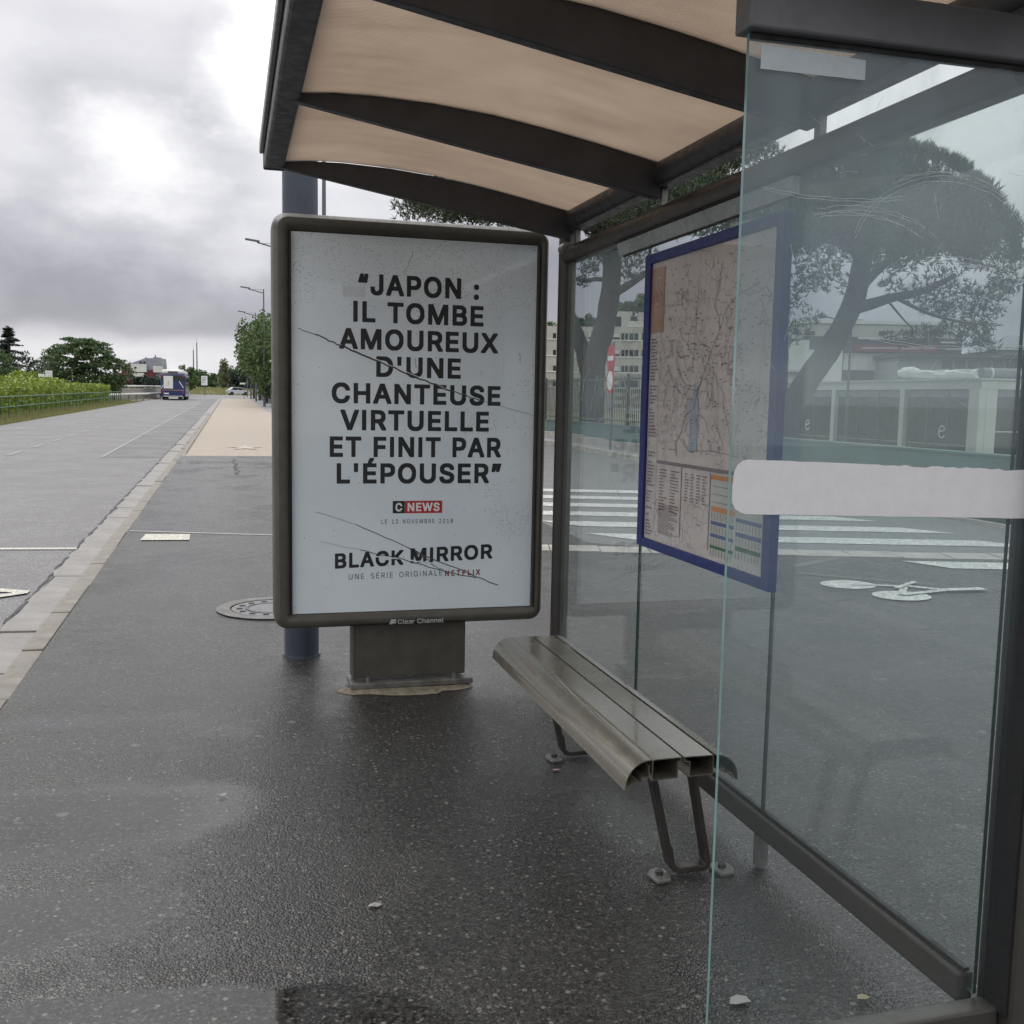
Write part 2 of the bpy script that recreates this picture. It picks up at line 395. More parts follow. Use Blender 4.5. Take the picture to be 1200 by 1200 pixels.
MT['greypath'] = asphalt('grey_path', (0.13, 0.13, 0.135), (0.22, 0.22, 0.225), 0.4, 0.2)
MT['mark'] = asphalt('road_paint', (0.27, 0.275, 0.265), (0.46, 0.465, 0.445), 0.4, 0.1, bumpk=0.6, worn=True)
MT['markold'] = asphalt('worn_yellow_paint', (0.26, 0.25, 0.215), (0.42, 0.405, 0.35), 0.3, 0.1, bumpk=0.5)
MT['markfaint'] = asphalt('faded_road_paint', (0.15, 0.148, 0.145), (0.25, 0.247, 0.24), 0.4, 0.1, bumpk=0.5)
MT['iron'] = simple('cast_iron', (0.16, 0.16, 0.165), 0.4, 0.5, 0.3, 20, 0.3, 60)
MT['soil'] = simple('verge_soil', (0.14, 0.135, 0.07), 0.9, 0, 0.35, 3, 0.6, 20)
MT['grass'] = leafmat('grass_blade', (0.12, 0.14, 0.05), (0.24, 0.24, 0.10), (0.36, 0.32, 0.16))
MT['hedge'] = leafmat('laurel_leaf', (0.055, 0.10, 0.015), (0.19, 0.26, 0.035), (0.36, 0.40, 0.06))
MT['broad'] = leafmat('broad_leaf', (0.026, 0.048, 0.018), (0.062, 0.11, 0.036), (0.13, 0.185, 0.065))
MT['plane'] = leafmat('avenue_leaf', (0.024, 0.048, 0.016), (0.068, 0.115, 0.028), (0.14, 0.20, 0.055))
MT['pine'] = leafmat('pine_needle', (0.016, 0.026, 0.014), (0.038, 0.058, 0.028), (0.075, 0.09, 0.045))
MT['cedar'] = leafmat('cedar_needle', (0.012, 0.024, 0.02), (0.03, 0.05, 0.038), (0.06, 0.08, 0.06))
MT['poplar'] = leafmat('poplar_leaf', (0.08, 0.10, 0.05), (0.17, 0.19, 0.10), (0.26, 0.27, 0.16))
MT['brownleaf'] = leafmat('red_leaf', (0.06, 0.03, 0.02), (0.11, 0.05, 0.03), (0.14, 0.07, 0.04))
MT['bark'] = simple('bark', (0.062, 0.052, 0.045), 0.9, 0, 0.75, 11, 1.0, 16, stretch=(3, 3, 0.6))
MT['fencegreen'] = simple('green_railing', (0.03, 0.10, 0.045), 0.45)
MT['wallgreen'] = simple('wall_green_render', (0.085, 0.135, 0.13), 0.7, 0, 0.12, 1.2, 0.2, 30)
MT['bar'] = simple('fence_bar', (0.06, 0.085, 0.08), 0.5)
MT['beigewall'] = simple('apartment_render', (0.40, 0.385, 0.345), 0.85, 0, 0.1, 0.5)
MT['white_wall'] = simple('white_render', (0.58, 0.59, 0.57), 0.8, 0, 0.1, 0.6)
MT['greywall'] = simple('grey_cladding', (0.24, 0.26, 0.29), 0.6, 0, 0.1, 0.6)
MT['brownwall'] = simple('brown_cladding', (0.12, 0.03, 0.032), 0.7, 0, 0.15, 0.6)
MT['shopdark'] = simple('dark_fascia', (0.055, 0.05, 0.055), 0.5)
MT['winglass'] = simple('window_glass', (0.016, 0.022, 0.020), 0.05, 0, 0.5, 0.8, spec=0.4)
MT['blind'] = simple('roller_blind', (0.5, 0.5, 0.48), 0.8)
MT['pav'] = simple('pavilion_frame', (0.56, 0.60, 0.56), 0.5, 0, 0.06, 2)
MT['busblue'] = simple('bus_purple', (0.007, 0.022, 0.11), 0.3, coat=0.4)
MT['carpaint'] = simple('silver_paint', (0.55, 0.57, 0.6), 0.25, 0.3, 0.05, coat=0.5)
MT['tyre'] = simple('tyre', (0.02, 0.02, 0.02), 0.8)
MT['roofgrey'] = simple('roof_grey', (0.20, 0.215, 0.23), 0.7)

def roof_material():
    m, t, o = mat('roof_polycarbonate'); q = NT(t)
    p = q.geo(); sx = q.n('ShaderNodeSeparateXYZ'); q.l(p, sx.inputs[0])
    sn = q.m('SINE', q.m('MULTIPLY', sx.outputs[1], 2 * math.pi / 0.0105))
    mp = q.n('ShaderNodeMapping'); mp.inputs['Scale'].default_value = (0.7, 5, 1); q.l(p, mp.inputs[0])
    st = q.noise(mp.outputs[0], 2.5, 5); gr = q.noise(p, 3.0, 4)
    tone = q.m('ADD', q.m('MULTIPLY', sn, 0.26), q.m('ADD', q.m('MULTIPLY', st, 0.38), q.m('MULTIPLY', gr, 0.52)))
    col = q.ramp(tone, [(0.1, (0.50, 0.425, 0.36)), (0.5, (0.66, 0.575, 0.50)), (0.9, (0.80, 0.72, 0.64))])
    spk = q.mr(q.noise(p, 120, 2), 0.72, 0.78, 0.0, 0.5)
    col = q.mixc(spk, col, (0.12, 0.09, 0.07))
    d = q.n('ShaderNodeBsdfDiffuse'); tl = q.n('ShaderNodeBsdfTranslucent'); q.l(col, d.inputs[0]); q.l(col, tl.inputs[0])
    bp = q.n('ShaderNodeBump'); bp.inputs['Strength'].default_value = 0.6; bp.inputs['Distance'].default_value = 0.003; q.l(sn, bp.inputs['Height']); q.l(bp.outputs[0], d.inputs['Normal'])
    mx = q.n('ShaderNodeMixShader'); mx.inputs[0].default_value = 0.62; q.l(d.outputs[0], mx.inputs[1]); q.l(tl.outputs[0], mx.inputs[2])
    q.l(mx.outputs[0], o.inputs[0]); return m
MT['roof'] = roof_material()

def poster_material():
    m, t, o = mat('poster_paper'); q = NT(t)
    b = q.n('ShaderNodeBsdfPrincipled'); q.l(b.outputs[0], o.inputs[0])
    p = q.obj(); sx = q.n('ShaderNodeSeparateXYZ'); q.l(p, sx.inputs[0])
    n = q.noise(p, 2.2, 4)
    col = q.ramp(n, [(0.3, (0.63, 0.70, 0.745)), (0.7, (0.70, 0.765, 0.80))])
    # mould specks on the cover: dense in a few clouds, thin elsewhere
    v = q.n('ShaderNodeTexVoronoi', feature='F1'); v.inputs['Scale'].default_value = 150; q.l(p, v.inputs['Vector'])
    s = q.n('ShaderNodeSeparateColor'); q.l(v.outputs['Color'], s.inputs[0])
    cl = q.noise(p, 3.2, 4, 0.6)
    topw = q.mr(sx.outputs[2], 1.75, 2.25, 0.0, 0.26)
    dens = q.m('ADD', q.mr(cl, 0.52, 0.72, 0.0, 0.5), topw)
    spot = q.m('MULTIPLY', q.mr(q.m('SUBTRACT', q.m('ADD', s.outputs[0], dens), 1.0), 0.0, 0.1, 0.0, 1.0), q.mr(v.outputs['Distance'], 0.2, 0.42, 1.0, 0.0))
    v2 = q.n('ShaderNodeTexVoronoi', feature='F1'); v2.inputs['Scale'].default_value = 26; q.l(p, v2.inputs['Vector'])
    s2 = q.n('ShaderNodeSeparateColor'); q.l(v2.outputs['Color'], s2.inputs[0])
    spot2 = q.m('MULTIPLY', q.mr(s2.outputs[0], 0.70, 0.72, 0, 1), q.mr(v2.outputs['Distance'], 0.04, 0.09, 1, 0))
    col = q.mixc(q.m('MULTIPLY', q.m('MAXIMUM', spot, spot2), 0.8), col, (0.05, 0.055, 0.05))
    q.l(col, b.inputs['Base Color'])
    b.inputs['Roughness'].default_value = 0.55
    b.inputs['Coat Weight'].default_value = 1.0; b.inputs['Coat Roughness'].default_value = 0.03
    return m
MT['poster'] = poster_material()

def map_material():
    m, t, o = mat('map_paper'); q = NT(t)
    b = q.n('ShaderNodeBsdfPrincipled'); q.l(b.outputs[0], o.inputs[0])
    p = q.obj(); n = q.noise(p, 3, 5)
    col = q.ramp(n, [(0.3, (0.46, 0.42, 0.40)), (0.7, (0.54, 0.50, 0.48))])
    v = q.n('ShaderNodeTexVoronoi', feature='DISTANCE_TO_EDGE'); v.inputs['Scale'].default_value = 24; q.l(p, v.inputs['Vector'])
    ln = q.m('MULTIPLY', q.mr(v.outputs['Distance'], 0.012, 0.05, 1, 0), q.mr(q.noise(p, 5, 3), 0.45, 0.6, 0, 0.55))
    col = q.mixc(ln, col, (0.10, 0.07, 0.08))
    q.l(col, b.inputs['Base Color']); b.inputs['Roughness'].default_value = 0.5
    b.inputs['Coat Weight'].default_value = 0.8; b.inputs['Coat Roughness'].default_value = 0.03
    return m
MT['map'] = map_material()
MT['map_blue'] = simple('map_water', (0.30, 0.36, 0.41), 0.5, coat=0.8)
MT['map_ink'] = simple('map_ink', (0.17, 0.145, 0.145), 0.5, coat=0.8)
MT['map_pale'] = simple('map_table_paper', (0.42, 0.43, 0.40), 0.5, coat=0.8)
MT['map_orange'] = simple('map_orange', (0.48, 0.20, 0.05), 0.5, coat=0.8)
MT['map_brown'] = simple('map_logo_panel', (0.34, 0.21, 0.14), 0.5, coat=0.8)
MT['map_bar_blue'] = simple('map_bar_blue', (0.06, 0.09, 0.22), 0.5, coat=0.8)
MT['map_green'] = simple('map_bar_green', (0.03, 0.10, 0.04), 0.5, coat=0.8)
MT['yellow'] = simple('yellow_print', (0.5, 0.42, 0.05), 0.5)
MT['pinkbit'] = simple('pink_petal', (0.45, 0.22, 0.22), 0.5)
MT['strawbit'] = simple('straw_leaf', (0.34, 0.29, 0.18), 0.6)
MT['greybit'] = simple('trodden_paper', (0.26, 0.25, 0.235), 0.6)
MT['basemetal'] = simple('weathered_base', (0.13, 0.125, 0.115), 0.5, 0.2, 0.4, 12, 0.3, 60)
MT['reflection'] = simple('painted_reflection', (0.52, 0.57, 0.60), 0.4)
MT['endbeam'] = simple('end_beam_skylit', (0.095, 0.095, 0.10), 0.45, 0.0, 0.1, 9, 0.05, 220)  # shelter paint lightened: skylight on the beam put into its colour
MT['star'] = asphalt('worn_star_paint', (0.27, 0.235, 0.195), (0.35, 0.315, 0.27), 0.3, 0.1, bumpk=0.5)

